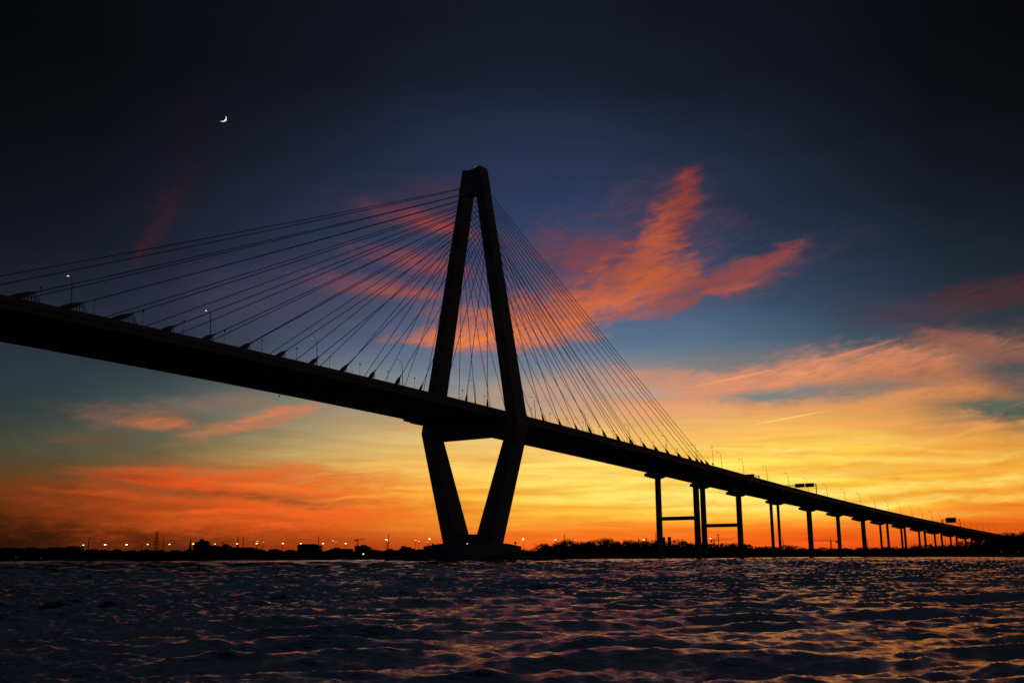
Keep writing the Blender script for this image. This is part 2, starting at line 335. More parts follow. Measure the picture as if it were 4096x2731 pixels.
ORD = ["first", "second", "third", "fourth", "fifth", "sixth", "seventh", "eighth", "ninth", "tenth", "eleventh", "twelfth", "thirteenth", "fourteenth", "fifteenth", "sixteenth", "seventeenth", "eighteenth", "nineteenth", "twentieth",
       "twenty-first", "twenty-second", "twenty-third", "twenty-fourth", "twenty-fifth", "twenty-sixth", "twenty-seventh", "twenty-eighth", "twenty-ninth", "thirtieth", "thirty-first", "thirty-second", "thirty-third", "thirty-fourth", "thirty-fifth", "thirty-sixth"]

# ------------------------------------------------------------------ line of the bridge
A0, TX, TY = 0.955146, -16.7798, 417.5143
WD, DZ = 19.63, 3.165
def z_poly(s):
    if s < -235: s = -470 - s
    return 61.4243 - 0.030825 * s + ZC2 * s * s + ZC3 * s ** 3
ZC2, ZC3 = -4.565755e-05, 5.938993e-08
K1, KQ, S0, G1 = -1.5582e-4, 0.4432e-4, 400.1, -0.034365
DS = 2.0
_S = np.arange(-520, 1802, DS)
_k = np.where(_S > S0, K1 + KQ * (_S - S0) / 500.0, 0.0)
_A = A0 + np.cumsum(_k) * DS
_i0 = int(np.argmin(abs(_S)))
_X = np.cumsum(np.cos(_A)) * DS; _Y = np.cumsum(np.sin(_A)) * DS
_X += TX - _X[_i0]; _Y += TY - _Y[_i0]
_s1 = 250.0; _zs = z_poly(_s1); _gs = -0.030825 + 2 * ZC2 * _s1 + 3 * ZC3 * _s1 ** 2; _L = 200.0
def z_road(s):
    "height of the parapet top"
    if s <= _s1: return z_poly(s)
    t = s - _s1
    return _zs + (_gs * t + (G1 - _gs) * t * t / (2 * _L) if t < _L else _gs * _L + (G1 - _gs) * _L / 2 + G1 * (t - _L))
_Z = np.array([z_road(float(s)) for s in _S])
def P(s, n, z):
    "point at chainage s, offset n (towards the viewer), absolute height z"
    x = np.interp(s, _S, _X); y = np.interp(s, _S, _Y); a = np.interp(s, _S, _A)
    return Vector((x + n * math.sin(a), y - n * math.cos(a), z))
def D(s, n, dz): return P(s, n, float(np.interp(s, _S, _Z)) + dz)

bridge = empty('cable_stayed_bridge', (TX, TY, 0))
tag(bridge, 'long dark cable stayed bridge with diamond tower crossing the water at dusk', 'bridge')
def part(mb, name, m, parent=bridge, smooth=False):
    o = mb.build(name, m, None, smooth)
    o.parent = parent
    # vertices are in world space: keep them there
    w = Vector((0, 0, 0)); q = parent
    while q is not None: w += q.location; q = q.parent
    o.location = -w
    return o

# deck: sections swept along the line
def sweep(sect, s0, s1, step):
    mb = MB(); ss = list(np.arange(s0, s1 + 1e-6, step)); n = len(sect); vs = []; fs = []
    for s in ss:
        for (o, dz) in sect: vs.append(D(float(s), o, dz))
    for i in range(len(ss) - 1):
        for k in range(n): fs.append((i * n + k, i * n + (k + 1) % n, (i + 1) * n + (k + 1) % n, (i + 1) * n + k))
    fs += [tuple(range(n))[::-1], tuple((len(ss) - 1) * n + k for k in range(n))]
    return mb.add(vs, fs)
def rect(n0, n1, z0, z1): return [(n0, z0), (n1, z0), (n1, z1), (n0, z1)]
S_A, S_B = -500, 1500
deck = part(sweep(rect(-19.3, 19.3, -1.45, -1.1), S_A, S_B, 8), 'deck', M_ASPH)
for sg in (-1, 1):
    a, b = sorted((sg * 19.31, sg * 19.63))
    part(sweep(rect(a, b, -1.55, 0.0), S_A, S_B, 8), 'parapet', M_CONC, deck)
    a, b = sorted((sg * 18.9, sg * 19.5)); c = sg * 19.2
    lo, hi = sorted((c - 0.08, c + 0.08))
    gi = [(a, -1.56), (lo, -1.62), (lo, -3.08), (a, -3.1), (a, -DZ), (b, -DZ), (b, -3.1), (hi, -3.08), (hi, -1.62), (b, -1.56)]
    part(sweep(gi, S_A, S_B, 8), 'edge_girder', M_STEEL, deck)
part(sweep(rect(-0.3, 0.3, -1.098, -0.25), S_A, S_B, 8), 'median_barrier', M_CONC, deck)
mb = MB()
for s in np.arange(S_A + 4, S_B, 6.0):
    c = float(s); d0 = 0.22
    mb.hexa([D(c - d0, -18.88, -2.85), D(c + d0, -18.88, -2.85), D(c + d0, 18.88, -2.85), D(c - d0, 18.88, -2.85), D(c - d0, -18.88, -1.452), D(c + d0, -18.88, -1.452), D(c + d0, 18.88, -1.452), D(c - d0, 18.88, -1.452)])
fb = part(mb, 'floor_beams', M_STEEL, deck); tag(fb, kind='stuff')

# tower
ZT, ZK, ZB = 175.06, 55.05, 5.0
def t_no(z): return float(np.interp(z, [ZB, ZK, ZT], [12.0, 26.2, 5.12]))
def t_ni(z): return float(np.interp(z, [ZB, ZK, 179.3], [3.7, 20.9, 0.0]))
def t_D(z): return float(np.interp(z, [ZB, ZK, ZT], [4.8, 4.2, 2.71]))
tower = empty('tower', (0, 0, 0), 0, bridge)
ZH = 163.0
for sg in (-1, 1):
    mb = MB(); zs = [6.5, 20, 40, ZK, 70, 90, 110, 130, 150, ZH]; ch = 0.35; vs = []; fs = []
    for z in zs:
        o, i, d = t_no(z), t_ni(z), t_D(z)
        ring = [(-d, i), (-d, o - ch), (-d + ch, o), (d - ch, o), (d, o - ch), (d, i)]
        if sg < 0: ring = [(a, -b) for a, b in ring][::-1]
        vs += [P(a, b, z) for a, b in ring]
    n = 6
    for k in range(len(zs) - 1):
        for j in range(n): fs.append((k * n + j, k * n + (j + 1) % n, (k + 1) * n + (j + 1) % n, (k + 1) * n + j))
    fs += [tuple(range(n))[::-1], tuple((len(zs) - 1) * n + j for j in range(n))]
    part(mb.add(vs, fs), 'tower_leg', M_CONC, tower)
# head with a hollow top edge
mb = MB(); prof = [-5.12, -3.2, -1.0, 1.4, 3.2, 5.12]; dip = [0.0, -0.35, -0.85, -0.5, -0.15, 0.0]
for j in range(5):
    n0, n1 = prof[j], prof[j + 1]
    dt, db = t_D(ZT), t_D(ZH) ; o_b = t_no(ZH) / 5.12
    mb.hexa([P(-db, n0 * o_b, ZH), P(db, n0 * o_b, ZH), P(db, n1 * o_b, ZH), P(-db, n1 * o_b, ZH),
             P(-dt, n0, ZT + dip[j]), P(dt, n0, ZT + dip[j]), P(dt, n1, ZT + dip[j + 1]), P(-dt, n1, ZT + dip[j + 1])])
part(mb, 'tower_head', M_CONC, tower)
mb = MB()
mb.hexa([P(-3.9, -21.6, 51.7), P(3.9, -21.6, 51.7), P(3.9, 21.6, 51.7), P(-3.9, 21.6, 51.7), P(-3.9, -21.4, 57.2), P(3.9, -21.4, 57.2), P(3.9, 21.4, 57.2), P(-3.9, 21.4, 57.2)])
part(mb, 'crossbeam', M_CONC, tower)
mb = MB(); q = 5.6
mb.hexa([P(-4.4, -q, 6.5), P(4.4, -q, 6.5), P(4.4, q, 6.5), P(-4.4, q, 6.5), P(-4.4, -q, 11.0), P(4.4, -q, 11.0), P(4.4, q, 11.0), P(-4.4, q, 11.0)])
part(mb, 'plinth', M_CONC, tower)
mb = MB(); q = 14.7
mb.hexa([P(-q, -q, -1), P(q, -q, -1), P(q, q, -1), P(-q, q, -1), P(-q, -q, 6.1), P(q, -q, 6.1), P(q, q, 6.1), P(-q, q, 6.1)])
mb.hexa([P(-q, -q, 6.1), P(q, -q, 6.1), P(q, q, 6.1), P(-q, q, 6.1), P(-6, -13.2, 7.3), P(6, -13.2, 7.3), P(6, 13.2, 7.3), P(-6, 13.2, 7.3)])
part(mb, 'pedestal', M_CONC, tower)
mb = MB(); b0 = P(-2.4, 1.9, 174.4); mb.lathe(b0, [(0.12, 0), (0.12, 0.5), (0.2, 0.52), (0.2, 0.95), (0.08, 1.05)], 8)
part(mb, 'beacon', M_RED, tower)
# work platform under the far edge beside the tower
mb = MB()
for (sa, sb, d0, d1) in ((-23.4, -18.0, -3.17, -4.0), (-19.0, -3.0, -3.3, -4.3)):
    mb.hexa([D(sa, -19.6, d1), D(sb, -19.6, d1), D(sb, -12, d1), D(sa, -12, d1), D(sa, -19.6, d0), D(sb, -19.6, d0), D(sb, -12, d0), D(sa, -12, d0)])
part(mb, 'work_platform', M_STEEL, deck)

# stay cables
MAIN = [-15, -29.5, -43.8, -57.9, -71.6, -85.6, -99.8, -114.2, -128.4, -142.8, -157.0, -170.9, -186.7, -201.6, -214.8, -229.0]
BACK = [13.2, 27.3, 41.4, 55.8, 69.2, 83.3, 97.3, 111.2, 125.3, 138.8, 152.4, 166.8, 181.0, 190.4, 196.9, 204.2]
ZA = [137.5 + 1.42 * i for i in range(9)] + [151.2, 153.5, 155.8, 158.1, 160.4, 162.8, 165.6]
DECKZ = -0.85
for lst, sd_ in ((MAIN, -1), (BACK, 1)):
    for i, s in enumerate(lst):
        for sg in (1, -1):
            za = ZA[i] + (0.4 if sd_ < 0 else 0.0)
            nm = (t_no(za) + t_ni(za)) / 2 * sg
            top = P(sd_ * (t_D(za) - 0.3), nm, za); bot = D(s, sg * 18.75, DECKZ)
            Lc = (top - bot).length; sag = 0.0032 * Lc * math.cos(math.asin((top - bot).z / Lc))
            npt = 14
            pts = []
            for k in range(npt + 1):
                t = k / npt; q = bot.lerp(top, t); q.z -= 4 * sag * t * (1 - t); pts.append(q)
            cab = part(MB().tube(pts, 0.13, 6), 'stay_cable', M_CABLE, bridge, True)
            # lower anchorage: fin plate, thick sleeve, two props
            ax = (pts[1] - pts[0]).normalized(); ux = Vector((ax.x, ax.y, 0)).normalized(); sl = ax.z
            nv = Vector((math.sin(A0), -math.cos(A0), 0)); zd = D(s, sg * 18.75, -1.1)
            big = i >= 12 and sd_ < 0
            steep = i < 4
            lo = 1.15 / max(ax.z, 0.2)          # distance up the cable to the parapet height
            L1 = lo * 0.45 + (3.5 if not steep else 2.2) + (1.6 if big else 0)
            e0 = bot + ax * (lo * 0.4); e1 = bot + ax * (lo * 0.45 + L1)
            pv = ax.cross(nv).normalized()
            if pv.z > 0: pv = -pv                # pv points down from the cable axis
            fin = MB()
            w0 = 0.32
            mid = bot + ax * (lo * 0.45 + L1 * 0.55)
            dn = lambda p_: Vector((p_.x, p_.y, zd.z))
            wq = 0.6 if steep else 1.0
            outl = [bot - ux * 1.2, e0 - pv * 0.55 * wq, mid - pv * 0.68 * wq, mid.lerp(e1, 0.55) - pv * 0.55 * wq, e1 - pv * 0.34, e1 + pv * 0.36, mid.lerp(e1, 0.3) + pv * 0.85 * wq, mid.lerp(e0, 0.3) + pv * 0.8 * wq, dn(e0 + ax * 0.5)]
            outl[0].z = zd.z; nf = len(outl)
            fin.add([q - nv * w0 / 2 for q in outl] + [q + nv * w0 / 2 for q in outl], [tuple(range(nf)), tuple(range(nf, 2 * nf))[::-1]] + [(k, (k + 1) % nf, nf + (k + 1) % nf, nf + k)[::-1] for k in range(nf)])
            fin.tube([e0, mid], [0.45, 0.5], 10)
            fin.tube([mid, e1, e1 + ax * (1.5 if not steep else 1.0)], [0.5, 0.32, 0.2], 10)
            if steep:
                fin.box(zd + ux * (-0.2 if sd_ > 0 else 0.2) + Vector((0, 0, 0.7)), (1.0, 1.0, 1.4))
            else:
                for da, db in ((-0.35, -0.75), (0.15, 0.25)):
                    pa = e1 + ax * da; pb = Vector((pa.x, pa.y, zd.z)) + ux * db
                    for sn in (-0.25, 0.25): fin.tube([pa + nv * sn * 0.4, pb + nv * sn], 0.075, 6)
            part(fin, 'cable_anchor', M_STEEL, cab)
            if big and sg > 0:
                # ladder-like damper strut propping the cable
                tt = 7.6 / max(math.hypot(ax.x, ax.y), .1); c0 = bot + ax * tt; lad = MB(); base = Vector((c0.x, c0.y, zd.z)) + ux * 1.9
                side = ux * 0.62
                for k in (-1, 1): lad.tube([base + side * k, c0 + side * k * 0.6], 0.11, 6)
                nr = 8
                for k in range(1, nr):
                    t = k / nr; w_ = 1 - 0.45 * t; lad.tube([base.lerp(c0, t) - side * w_, base.lerp(c0, t) + side * w_], 0.04, 5)
                lad.tube([base.lerp(c0, .45), e1 + pv * 0.3], 0.03, 5)
                part(lad, 'damper_strut', M_STEEL, cab)

# piers
PIERS = [197.3, 260.6, 319.0, 393.8, 466.0, 532.8, 600.6, 654.7, 721.8, 782.5, 839.9, 901.0, 962.0, 1023.0]
for i, s in enumerate(PIERS):
    hv = i < 2
    nc = 12.2 if hv else 11.3
    top = float(np.interp(s, _S, _Z)) - DZ - 0.35
    hw = 1.5 if hv else 1.25           # half thickness along the bridge
    prof = [(-20.2, 0), (-20.6, -1.9), (-nc - 2.2, -3.7), (-nc + 2.2, -3.7), (-nc + 5.5, -2.5), (nc - 5.5, -2.5), (nc - 2.2, -3.7), (nc + 2.2, -3.7), (20.6, -1.9), (20.2, 0)]
    mb = MB(); n = len(prof)
    mb.add([P(s - hw, a, top + b) for a, b in prof] + [P(s + hw, a, top + b) for a, b in prof],
           [tuple(range(n))[::-1], tuple(range(n, 2 * n))] + [(k, (k + 1) % n, n + (k + 1) % n, n + k) for k in range(n)])
    for sg in (-1, 1):                 # bearing blocks
        c = sg * 18.6; mb.hexa([P(s - .5, c - .5, top), P(s + .5, c - .5, top), P(s + .5, c + .5, top), P(s - .5, c + .5, top), P(s - .5, c - .5, top + .36), P(s + .5, c - .5, top + .36), P(s + .5, c + .5, top + .36), P(s - .5, c + .5, top + .36)])
    # cross cap is the pier's own mesh; columns and tie are below it
    cap = part(mb, 'pier', M_CONC)
    for sg in (-1, 1):
        c = MB()
        if hv:
            h = 1.42; k_ = 0.35
            ring = [(-h, -h + k_), (-h + k_, -h), (h - k_, -h), (h, -h + k_), (h, h - k_), (h - k_, h), (-h + k_, h), (-h, h - k_)]
            vs = [P(s + a * (1.06 if z < 0 else 1), sg * nc + b * (1.06 if z < 0 else 1), z) for z in (-2.0, top - 3.69) for a, b in ring]
            c.add(vs, [tuple(range(8))[::-1], tuple(range(8, 16))] + [(j, (j + 1) % 8, 8 + (j + 1) % 8, 8 + j) for j in range(8)])
        else:
            b = P(s, sg * nc, -1.5); c.lathe(b, [(1.12, 0), (1.08, 12), (1.05, top - 3.69 + 1.5)], 16)
        part(c, 'pier_column', M_CONC, cap, not hv)
    if hv:
        zc = 23.2 if i == 0 else 20.6; y0 = nc - 1.38
        part(MB().hexa([P(s - 1.05, -y0, zc - 1.1), P(s + 1.05, -y0, zc - 1.1), P(s + 1.05, y0, zc - 1.1), P(s - 1.05, y0, zc - 1.1), P(s - 1.05, -y0, zc + 1.1), P(s + 1.05, -y0, zc + 1.1), P(s + 1.05, y0, zc + 1.1), P(s - 1.05, y0, zc + 1.1)]), 'tie_beam', M_CONC, cap)
part(MB().lathe(D(-93.5, -18, -4.6), [(0.22, 0), (0.25, 0.6), (0.06, 0.7), (0.06, 1.6)], 8), 'navigation_lamp', M_STEEL, deck)

# ------------------------------------------------------------------ street lamps on the bridge
def lamp_proto(lens_mat):
    root = empty('street_lamp')
    pts = [(0, 0, 0), (0.12, 0, 3.0), (0.4, 0, 6.4), (0.62, 0, 8.6), (0.9, 0, 9.9), (1.35, 0, 10.6), (2.0, 0, 10.95), (2.5, 0, 11.0)]
    pole = MB().tube(pts, [0.15, 0.13, 0.11, 0.09, 0.08, 0.065, 0.055, 0.05], 8).build('pole', M_GALV, root, True)
    hd = MB().hexa([(2.4, -.2, 10.86), (3.35, -.16, 10.86), (3.35, .16, 10.86), (2.4, .2, 10.86), (2.4, -.12, 11.08), (3.2, -.08, 11.04), (3.2, .08, 11.04), (2.4, .12, 11.08)]).build('lamp_head', M_GALV, root)
    MB().hexa([(2.6, -.14, 10.74), (3.3, -.12, 10.74), (3.3, .12, 10.74), (2.6, .14, 10.74), (2.6, -.16, 10.855), (3.3, -.14, 10.855), (3.3, .14, 10.855), (2.6, .16, 10.855)]).build('lens', lens_mat, hd)
    return root
LAMPS = [-197.4, -153.3, -110.2, -67.5, -23.4, 19.9, 62.9, 106.0, 148.1, 185.7, 220.9, 255.0, 295.5, 335.6, 375.4, 418.5, 462.2, 503.0, 543.2, 581.9, 619.6, 656.6, 691.9, 725.0, 757.6, 794.0, 822.0, 848.3, 874.8, 900.8, 927.0, 954.0, 982.0]
LIT = lamp_proto(M_WHITE); DIM = lamp_proto(M_DIM); OFF = lamp_proto(M_GALV)
used = set()
for i, s in enumerate(LAMPS):
    pr = LIT if i < 2 else DIM if i < 8 else OFF
    o = pr if id(pr) not in used else copy_tree(pr); used.add(id(pr))
    a = float(np.interp(s, _S, _A)); o.location = D(s, 19.1, -1.1); o.rotation_euler = (0, 0, math.atan2(math.cos(a), -math.sin(a)))
    if i < 2: lb = ('brightly lit street lamp on the deck, the one nearest the left photo edge', 'brightly lit street lamp on the deck, second from the left photo edge')[i]
    elif s < 0: lb = 'curved street lamp on the deck, %s to the left of the bridge tower' % ORD[4 - i]
    elif i < 10: lb = 'curved street lamp among the right-hand cables, %s to the right of the tower' % ORD[i - 5]
    elif i < 26: lb = 'slender curved street lamp on the approach deck, %s one past the last cable anchor' % ORD[i - 10]
    else: lb = 'tiny curved street lamp far down the approach, %s one beyond the large square gantry sign' % ORD[i - 26]
    tag(o, lb, 'street lamp', 'curved street lamps along the bridge')

POSTS = [-205.9, -191.0, -176.2, -162.8, -148.3, -133.9, -119.4, -104.6, -90.1, -75.7, -61.0, -46.8, -32.2, -17.7, 16.4, 31.2, 45.5, 60.0, 74.5, 88.6, 102.8, 117.4, 131.7, 145.9, 160.1, 174.1, 187.4, 201.1]
def post_proto():
    root = empty('floodlight_post')
    MB().tube([(0, 0, 0), (0, 0, 4.9)], [0.07, 0.05], 6).build('pole', M_GALV, root, True)
    MB().lathe((0.05, 0, 4.85), [(0.1, 0), (0.24, 0.1), (0.27, 0.3), (0.22, 0.5), (0.08, 0.58)], 8).build('lamp_head', M_GALV, root, True)
    return root
pp = post_proto(); first = True
for i, s in enumerate(POSTS):
    o = pp if first else copy_tree(pp); first = False
    o.location = D(s, 19.1, -1.1); o.rotation_euler = (0, 0, A0)
    tag(o, 'short round headed post between the stay cables, %s to the %s of the tower' % ((ORD[13 - i], 'left') if s < 0 else (ORD[i - 14], 'right')), 'lamp post', 'short cable floodlight posts on the deck')
# small arm lamps leaning over the edge
al = None
for i, s in enumerate((-178.0, -95.0, -34.5)):
    if al is None:
        al = empty('arm_lamp')
        MB().tube([(0, 0, 0), (0, 0, 1.0), (0.5, 0, 1.45), (1.3, 0, 1.8)], 0.06, 6).build('arm', M_GALV, al, True)
        MB().hexa([(1.2, -.12, 1.74), (1.9, -.1, 1.9), (1.9, .1, 1.9), (1.2, .12, 1.74), (1.2, -.1, 1.9), (1.9, -.08, 2.04), (1.9, .08, 2.04), (1.2, .1, 1.9)]).build('lamp_head', M_GALV, al)
        o = al
    else: o = copy_tree(al)
    o.location = D(s, 19.1, -0.9); o.rotation_euler = (0, 0, A0)
    tag(o, ['low bent arm lamp on the parapet near the left edge of the photo', 'low bent arm lamp on the parapet halfway along the left span', 'low bent arm lamp on the parapet just left of the tower'][i], 'lamp', 'low arm lamps on the parapet')
# straight camera poles
cp = None
for s, hgt, lb in ((208.2, 12.6, 'tall straight pole with a box at its foot beside the last cable anchor'), (766.0, 12.0, 'small straight pole with a box at its foot just left of the square gantry sign')):
    if cp is None:
        cp = empty('camera_pole')
        MB().tube([(0, 0, 0), (0.15, 0, 5), (0.4, 0, 12.4)], [0.14, 0.11, 0.07], 8).build('pole', M_GALV, cp, True)
        MB().hexa([(-.1, -.25, 12.3), (1.0, -.25, 12.3), (1.0, .25, 12.3), (-.1, .25, 12.3), (0, -.2, 12.6), (.9, -.2, 12.6), (.9, .2, 12.6), (0, .2, 12.6)]).build('camera', M_GALV, cp)
        MB().box((0.25, 0, 2.3), (0.8, 0.6, 1.0)).build('cabinet', M_STEEL, cp)
        o = cp
    else: o = copy_tree(cp)
    a = float(np.interp(s, _S, _A)); o.location = D(s, 19.15, -1.1); o.rotation_euler = (0, 0, math.atan2(math.cos(a), -math.sin(a)))
    tag(o, lb, 'pole', 'straight camera poles on the deck')

# ------------------------------------------------------------------ sign gantries over the carriageways
def gantry(s, n0, n1, panels, zt, label, post_r=0.22):
    a = float(np.interp(s, _S, _A)); base = D(s, (n0 + n1) / 2, -1.1)
    root = empty('sign_gantry', base, a - math.pi / 2)   # local x runs across the deck towards +n, z up from the road
    W = (n1 - n0) / 2
    for sg in (-1, 1):
        m_ = MB(); m_.tube([(sg * W, -0.35, 0), (sg * W, -0.35, zt)], post_r, 8); m_.tube([(sg * W, 0.35, 0), (sg * W, 0.35, zt)], post_r, 8)
        m_.build('post', M_GALV, root, True)
    m_ = MB()
    for yy in (-0.35, 0.35):
        for zz in (zt - 0.1, zt - 1.1): m_.tube([(-W, yy, zz), (W, yy, zz)], 0.09, 6)
        k = int(2 * W / 1.6)
        for j in range(k):
            x0 = -W + 2 * W * j / k; x1 = -W + 2 * W * (j + 1) / k
            m_.tube([(x0, yy, zt - (1.1 if j % 2 else 0.1)), (x1, yy, zt - (0.1 if j % 2 else 1.1))], 0.05, 5)
    m_.build('truss', M_GALV, root)
    for (x0, x1, z0, z1) in panels:
        m_ = MB(); m_.box(((x0 + x1) / 2, -0.6, (z0 + z1) / 2), (x1 - x0, 0.12, z1 - z0)); 
        o = m_.build('sign_panel', M_SIGN, root)
        f = MB()
        for zz in (z0 + .06, z1 - .06): f.box(((x0 + x1) / 2, -0.68, zz), (x1 - x0, 0.035, 0.12))
        for xx in (x0 + .06, x1 - .06): f.box((xx, -0.68, (z0 + z1) / 2), (0.12, 0.035, z1 - z0 - 0.25))
        f.build('sign_border', M_GALV, o)
    tag(root, label, 'road sign', 'overhead sign gantries on the approach')
gantry(322.0, -18.5, 2.9, [(-0.2, 7.5, 5.4, 9.4)], 8.4, 'overhead sign half hidden behind the parapet above the third pier')
gantry(393.6, -3.5, 19.0, [(-4.6, 2.8, 6.3, 9.2), (3.3, 10.6 - 0.6, 6.3, 9.2)], 8.6, 'overhead gantry with two small sign panels side by side')
gantry(830.3, 0.5, 19.0, [(-5.2, 5.6, 5.7, 11.2)], 9.6, 'overhead gantry with one large square sign far down the approach', 0.3)

# ------------------------------------------------------------------ water
def make_water():
    ratio = 0.0045; r = (8.0 * np.exp(np.arange(0, int(math.log(1000 / 8.0) / ratio) + 1) * ratio)).astype(np.float32)
    th = np.radians(np.linspace(-46, 46, 1400)).astype(np.float32)
    RR, TH = np.meshgrid(r, th, indexing='ij')
    X = RR * np.sin(TH); Y = RR * np.cos(TH)
    rng = np.random.default_rng(5)
    dX = np.zeros_like(X); dY = np.zeros_like(X); Z = np.zeros_like(X)
    # slow patches of rougher and calmer water
    gust_dim = np.zeros_like(X)
    for _ in range(10):
        L = rng.uniform(14, 70); a = rng.uniform(0, 6.28); gust_dim += np.sin(2 * np.pi / L * (X * math.cos(a) + Y * math.sin(a) * 1.0) + rng.uniform(0, 6.28))
    side = np.clip((X / (Y + 25.0) + 0.30) / 0.62, 0, 1)            # waves shaped steeper towards the left to darken the water there
    gust_dim = (1.0 + 0.20 * gust_dim / math.sqrt(5)) * (1.6 - 0.85 * side)
    comps = [(L, WS1) for L in np.exp(rng.uniform(math.log(0.28), math.log(1.8), 90))] + [(L, WS2) for L in np.exp(rng.uniform(math.log(1.8), math.log(4.8), 28))] + [(L, 0.015) for L in np.exp(rng.uniform(math.log(4.8), math.log(15), 16))]
    wts = [np.clip((L / (r * ratio) - 2.0) / 1.6, 0, 1) for L, _ in comps]
    var = sum(0.5 * (sl * w) ** 2 for (L, sl), w in zip(comps, wts))
    lift = np.clip(SLOPE / np.sqrt(var + 1e-9), 1.0, 3.6)          # far off, where ripples are finer than the mesh, the longer waves carry the steepness
    for (L, sl), w in zip(comps, wts):
        spread = 0.50 if L < 1.8 else 0.24
        a = -math.pi / 2 + 0.22 + rng.normal(0, spread); k = 2 * math.pi / L; amp = sl / k; ph = rng.uniform(0, 6.28)
        nr_ = int((w > 0).sum())
        if nr_ == 0: continue
        wl = (w * lift)[:nr_, None].astype(np.float32) * np.float32(amp)
        if L < 2.6: wl = wl * gust_dim[:nr_]
        q = (k * (X[:nr_] * math.cos(a) + Y[:nr_] * math.sin(a)) + ph).astype(np.float32)
        Z[:nr_] += wl * np.sin(q); c = 0.62 * wl * np.cos(q)
        dX[:nr_] += c * math.cos(a); dY[:nr_] += c * math.sin(a)
    fade = np.clip((1000 - RR) / 50, 0, 1)
    V = np.stack([X + dX * fade, Y + dY * fade, Z * fade], -1).reshape(-1, 3).astype(np.float32)
    nr, nt = X.shape
    i = (np.arange(nr - 1)[:, None] * nt + np.arange(nt - 1)[None, :]).ravel()
    Q = np.stack([i, i + 1, i + nt + 1, i + nt], -1).astype(np.int32)[:, ::-1]
    # flat sheet out to the horizon, under and around the waves
    far = []; ff = []; rs = [0.5, 60, 400, 1500, 6000, 30000]; NA = 72; o = len(V)
    for rr in rs:
        for k in range(NA):
            t = 2 * math.pi * k / NA; far.append((rr * math.sin(t), rr * math.cos(t), -0.75))
    for j in range(len(rs) - 1):
        for k in range(NA): ff.append((o + j * NA + k, o + (j + 1) * NA + k, o + (j + 1) * NA + (k + 1) % NA, o + j * NA + (k + 1) % NA)[::-1])
    V = np.concatenate([V, np.array(far, np.float32)]); Q = np.concatenate([Q, np.array(ff, np.int32)])
    me = bpy.data.meshes.new('water'); me.vertices.add(len(V)); me.vertices.foreach_set('co', V.ravel())
    me.loops.add(Q.size); me.loops.foreach_set('vertex_index', Q.ravel()); me.polygons.add(len(Q)); me.polygons.foreach_set('loop_start', np.arange(len(Q), dtype=np.int32) * 4)
    me.polygons.foreach_set('use_smooth', np.ones(len(Q), bool)); me.update(calc_edges=True)
    o = bpy.data.objects.new('water', me); COL.objects.link(o); tag(o, kind='structure')
    m = bpy.data.materials.new('river_water'); m.use_nodes = True; q = NG(m.node_tree); bs = m.node_tree.nodes['Principled BSDF']
    m.node_tree.nodes.remove(bs)
    body = q.n('ShaderNodeBsdfDiffuse'); body.inputs[0].default_value = (0.003, 0.009, 0.016, 1)
    gl = q.n('ShaderNodeBsdfGlossy'); gl.inputs[0].default_value = (0.98, 0.68, 0.56, 1); gl.inputs[1].default_value = 0.12  # reflection tinted orange, putting the warm glint colour into the surface
    fr = q.n('ShaderNodeFresnel'); fr.inputs[0].default_value = 1.333
    mx = q.n('ShaderNodeMixShader'); q.l(fr.outputs[0], mx.inputs[0]); q.l(body.outputs[0], mx.inputs[1]); q.l(gl.outputs[0], mx.inputs[2])
    q.l(mx.outputs[0], m.node_tree.nodes['Material Output'].inputs[0])
    t = q.n('ShaderNodeTexCoord'); mp = q.n('ShaderNodeMapping'); q.l(t.outputs['Object'], mp.inputs[0]); mp.inputs['Scale'].default_value = (0.55, 1.5, 1); mp.inputs['Rotation'].default_value = (0, 0, 0.3)
    na = q.noise(mp.outputs[0], 4.2, 6.0, 0.60, 0.4); nb = q.noise(mp.outputs[0], 0.55, 4.0, 0.55, 0.2)
    b2 = q.n('ShaderNodeBump'); b2.inputs['Strength'].default_value = 0.5; b2.inputs['Distance'].default_value = 0.3; q.l(nb.outputs[0], b2.inputs['Height'])
    b1 = q.n('ShaderNodeBump'); b1.inputs['Strength'].default_value = 0.95; b1.inputs['Distance'].default_value = 0.09; q.l(na.outputs[0], b1.inputs['Height']); q.l(b2.outputs[0], b1.inputs['Normal'])
    for k in (body, gl, fr): q.l(b1.outputs[0], k.inputs['Normal'])
    me.materials.append(m)
WS1, WS2, SLOPE = 0.042, 0.052, 0.33
make_water()

# ------------------------------------------------------------------ land beyond the water
SHORE = [(-4000, 900), (-900, 620), (-420, 520), (-259.8, 503.5), (-200, 478), (-141.9, 455), (-118, 480), (-95.6, 505.9), (-71.5, 516), (-20, 540), (31.8, 563), (70, 592), (101.6, 621.4), (140, 690), (182.5, 763.5), (222, 830), (257, 888), (300, 866), (326.8, 837.8), (360, 790), (385, 748), (470, 640), (700, 560), (4000, 500)]
def make_land():
    mb = MB(); vs = []; rings = 5
    for (x, y) in SHORE:
        d = Vector((x, y, 0)).normalized()
        for k, (t, z) in enumerate(((-1.5, -1.5), (2.5, 0.55), (12, 1.1), (400, 1.4))):
            q = Vector((x, y, 0)) + d * t; vs.append((q.x + (random.uniform(-1, 1) if k else 0), q.y, z))
        q = d * 26000; vs.append((q.x, q.y, 1.4))
    n = rings; fs = []
    for i in range(len(SHORE) - 1):
        for k in range(n - 1): fs.append((i * n + k, (i + 1) * n + k, (i + 1) * n + k + 1, i * n + k + 1))
    o = mb.add(vs, fs).build('ground', M_LAND); tag(o, kind='structure')
make_land()

